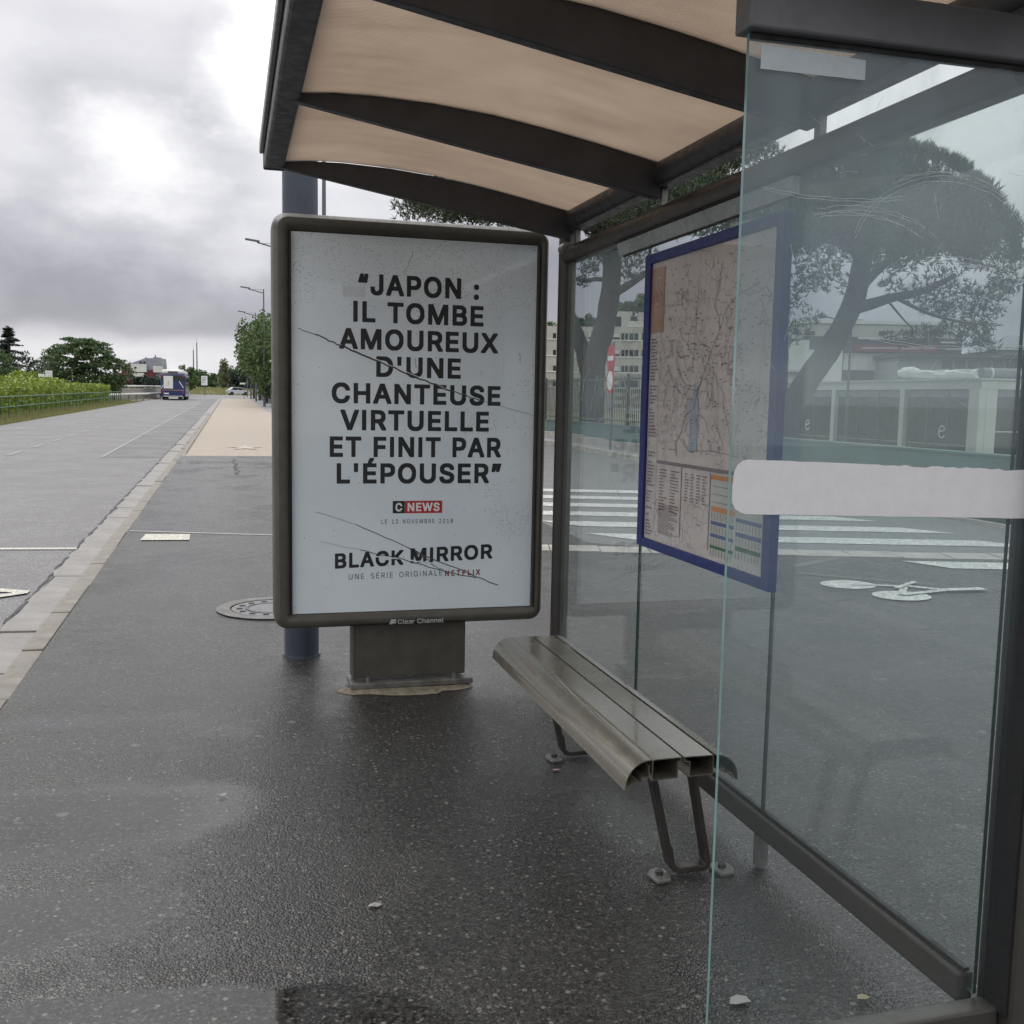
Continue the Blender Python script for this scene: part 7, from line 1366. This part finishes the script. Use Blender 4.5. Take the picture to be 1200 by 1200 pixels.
for k in range(8): 
    y = 93 + 4.6*k; MB().box(-9.75 + .27*k, -9.6 + .27*k, y, y + .15, gz(y) - .1, gz(y) + .6).build('rail_post', MT['concrete'], pr)

# ------------------------------------------------------------------ hedge, railing, verge
hd_ = thing('hedge', (-9.9, 60, gz(60)), 'yellow green laurel hedge behind the green railing across the road', 'hedge')
mb = MB(); random.seed(91); y = 30.0
while y < 90:
    for k in range(6):
        zc = gz(y) + random.choice((.15, .4, .7, 1.0, 1.2, 1.3)); xx = -9.85 + random.uniform(-.35, .35)
        leaf_clump(mb, (xx, y + random.uniform(-.3, .3), zc + random.uniform(-.06, .10)), (.32, .32, .22), 17, .11)
    y += .30
mb.build('foliage', MT['hedge'], hd_)
mb = MB(); y = 30.0
while y < 90: limb(mb, [Vector((-9.9, y, gz(y) - .1)), Vector((-9.85, y + .1, gz(y) + .5)), Vector((-9.95, y, gz(y) + 1.0))], .03, .01, 5); y += .8
mb.build('stems', MT['bark'], hd_)
h2 = thing('hedge', (-12.2, 60, gz(60)), 'second yellow green hedge row showing over the front hedge', 'hedge')
mb = MB(); y = 45.0
while y < 84:
    for k in range(3): leaf_clump(mb, (-12.2 + random.uniform(-.3, .3), y, gz(y) + random.choice((.9, 1.3, 1.6)) + random.uniform(-.1, .12)), (.4, .4, .25), 14, .14)
    y += .45
mb.build('foliage', MT['hedge'], h2)
gr_ = thing('green_railing', (-8.85, 60, gz(60)), 'green metal railing in front of the laurel hedge', 'railing')
for zz in (.92, .50):
    pts = [(-8.85, y, gz(y) + zz) for y in range(28, 93, 4)]
    MB().tube(pts, .030, 7).build('rail', MT['fencegreen'], gr_)
p0 = MB().tube([(-8.85, 0, -.1), (-8.85, 0, .92)], .024, 6).build('post', MT['fencegreen'], gr_)
y = 28.6; first = True
while y < 92:
    o = p0 if first else p0.copy()
    if not first: COL.objects.link(o)
    o.location = (0, y, gz(y)); first = False; y += 1.5
mb = MB(); random.seed(15)
for k in range(26000):
    y = 28 + 70 * random.random() ** 1.3; x = random.uniform(-9.6, -8.12); h = random.uniform(.08, .34) * (1.2 if x < -8.6 else .75)
    if x > -8.3 and random.random() < .5: continue
    s = random.uniform(-.02, .02); wd = random.uniform(.008, .02); zz = gz(y) - .10
    mb.add([(x - wd, y, zz), (x + wd, y + s, zz), (x + random.uniform(-.12, .12), y + random.uniform(-.1, .1), zz + h)], [(0, 1, 2)])
tag(mb.build('verge_grass', MT['grass']), 'dry grass growing on the verge under the green railing', 'grass', kind='stuff')
sheet('verge', [-14, -8.12], [20, 28, 38, 50, 70, 98], -0.11, MT['soil'])

# trees and things beyond the hedge
random.seed(101)
def layered(u, v, d, lab):
    c = dep(u, v, d); g = thing('broad_tree', (c.x, c.y, gz(c.y)), lab, 'tree'); s = d / 1200
    MB().tube([(c.x, c.y, gz(c.y) - .3), (c.x, c.y, c.z)], [.28, .15], 8).build('trunk', MT['bark'], g)
    mb = MB()
    for k in range(270):
        f = random.random(); yy = -36 + 62 * f                      # pixels up from the middle
        half = 41 * math.sqrt(max(.02, 1 - (max(yy + 10, -8) / 40) ** 2))
        a = random.uniform(0, 2*math.pi); rr = math.sqrt(random.random())
        if yy > -8 and rr < .3 and random.random() < .5: continue
        cc = c + Vector((half * s * rr * math.cos(a), half * s * rr * math.sin(a), yy * s))
        leaf_clump(mb, cc, (.62, .62, .16 if yy > -6 else .4), 44, .16, flat=.5)
    mb.build('crown', MT['broad'], g)
    return g
layered(97, 424, 90, 'wide dark green tree with tiered leaves beyond the hedge')
c = dep(12, 452, 112); g = thing('cedar_tree', (c.x, c.y, gz(c.y)), 'tall dark cedar with a thin bent top beyond the hedge', 'tree'); s = 112 / 1200
mb = MB(); limb(mb, [Vector((c.x, c.y, 0)), c, c + Vector((0, 0, 45*s)), c + Vector((.1, 0, 66*s)), c + Vector((-.3, 0, 69*s))], .3, .04, 8)
mc = MB()
for k in range(64):
    f = k / 63; zz = (2 + 64 * f) * s; R_ = (34 * (1 - f) ** 1.15 + 2.5) * s * random.uniform(.65, 1.1); a = random.uniform(0, 2*math.pi)
    e = c + Vector((R_*math.cos(a), R_*math.sin(a), zz + random.uniform(-.2, .35) - .02*R_)); b = c + Vector((0, 0, zz))
    limb(mb, [b, b.lerp(e, .5) + Vector((0, 0, .25)), e], .05, .015, 5)
    for j in range(6):
        q_ = b.lerp(e, .25 + .75 * j / 5); leaf_clump(mc, q_ + Vector((0, 0, .10)), (.42, .42, .13), 22, .13, flat=.4)
mb.build('trunk', MT['bark'], g); mc.build('crown', MT['cedar'], g)
bg = 'trees and bushes beyond the hedge'
tree('dark_tree', 38, 440, 118, 2.6, 2.6, 50, .2, MT['cedar'], 'dark bushy evergreen beside the cedar', .2, group=bg, ncl=34)
tree('dark_tree', 0, 438, 105, 2.0, 2.2, 50, .2, MT['broad'], 'dark green tree at the foot of the cedar by the picture edge', .2, group=bg, ncl=30)
tree('pale_tree', 56, 431, 130, 1.6, 2.2, 30, .2, MT['plane'], 'thin grey green tree between the cedar and the wide dark tree', .15, group=bg, ncl=22)
tree('bush', 24, 446, 80, 1.5, .7, 45, .14, MT['hedge'], 'bright green bush over the hedge under the cedar', .08, cat='bush', group=bg, ncl=22)
tree('bush', 38, 445, 78, 1.0, .6, 45, .14, MT['hedge'], 'small bright green bush beside the white direction signs', .08, cat='bush', group=bg, ncl=18)
tree('bush', 133, 441, 92, 1.6, 1.4, 45, .15, MT['broad'], 'dark bush closing the end of the hedge', .1, cat='bush', group=bg, ncl=26)
tree('red_tree', 143, 439, 120, 1.2, 1.5, 40, .16, MT['brownleaf'], 'small reddish tree beside the grey building', .1, group=bg, ncl=20)
for k in range(9):
    tree('dark_shrub', 143 + 6*k, 447, 150 + random.uniform(-3, 3), 1.0, .9, 36, .18, MT['cedar'], 'dark evergreen shrub in the row under the grey building', .08, cat='shrub', group='shrubs under the grey building', ncl=16)
for (u, w_, v0, v1, d, lb) in ((48.5, 7, 438.5, 442, 76, 'small white round ended sign board over the hedge'), (57, 8, 434.5, 442.5, 76, 'stack of white direction signs over the hedge')):
    a = dep(u, v0, d); b = dep(u, v1, d); g = thing('direction_sign', (a.x, a.y, gz(a.y)), lb, 'sign', 'direction signs over the hedge'); hw = w_ * d / 2400
    n = 1 if v1 - v0 < 5 else 3
    for k in range(n):
        za = a.z + (b.z - a.z) * k / n; zb_ = a.z + (b.z - a.z) * (k + .88) / n
        MB().box(a.x - hw, a.x + hw, a.y - .03, a.y + .03, zb_, za).build('plate', MT['white'], g, bevel=.02)
    MB().tube([(a.x, a.y + .08, gz(a.y)), (a.x, a.y + .08, a.z)], .04, 6).build('post', MT['lamp'], g)
pc = dep(10, 454, 70); pc.z = gz(pc.y) + .25; car('parked_car', pc, math.radians(170), MT['carpaint'], 'pale parked car roof showing over the hedge under the cedar')
# grey building with white boards
fh = Facade(190, 168, 455)
gb = thing('grey_building', tuple(fh.O), 'grey clad building with white boards and a sloping roof behind the bus', 'building')
mb = MB(); P4 = [(149, 427), (171, 419.5), (188, 420), (189, 427), (190, 452), (149, 452)]
pp = [fh.sz(u, v) for u, v in P4]
vs = [fh.P(a, zz, 0) for a, zz in pp] + [fh.P(a, zz, -3) for a, zz in pp]; n = 6
mb.add(vs, [tuple(range(n-1, -1, -1)), tuple(range(n, 2*n))] + [(i, (i+1) % n, n+(i+1) % n, n+i) for i in range(n)]); mb.build('wall', MT['greywall'], gb)
fh.part('brown_base', MT['brownwall'], gb, (150, 433.5, 182, 442), front=.3, back=.01)
fh.part('white_board', MT['white_wall'], gb, (155, 426.5, 173, 436), front=.7, back=.31); fh.part('white_board', MT['white_wall'], gb, (181, 429, 191.5, 436.5), front=.7, back=.31)
fh.part('white_base', MT['white_wall'], gb, (156, 437, 170, 441.5), front=.65, back=.31)
fh.part('dark_end', MT['brownwall'], gb, (141, 432, 149, 442), front=-.5, back=-3); fh.part('white_end', MT['white_wall'], gb, (141, 427.5, 149, 432), front=-.4, back=-3)
for u in (163.5, 168): fh.part('window', MT['winglass'], gb, (u, 423.8, u + 2.8, 426.2), front=.1, back=-.02)
fh.part('window', MT['winglass'], gb, (159, 430, 161.5, 432), front=.76, back=.7)
for u, v in ((165.7, 418), (177, 415.5)): fh.part('chimney', MT['lamp'], gb, (u, v, u + .8, 421), front=-2, back=-2.3)
fh.part('roof_unit', MT['greywall'], gb, (175, 418, 179, 420), front=-2, back=-5)

print('objects', len(COL.objects), 'tris', sum(len(o.data.polygons) for o in COL.objects if o.type == 'MESH'))
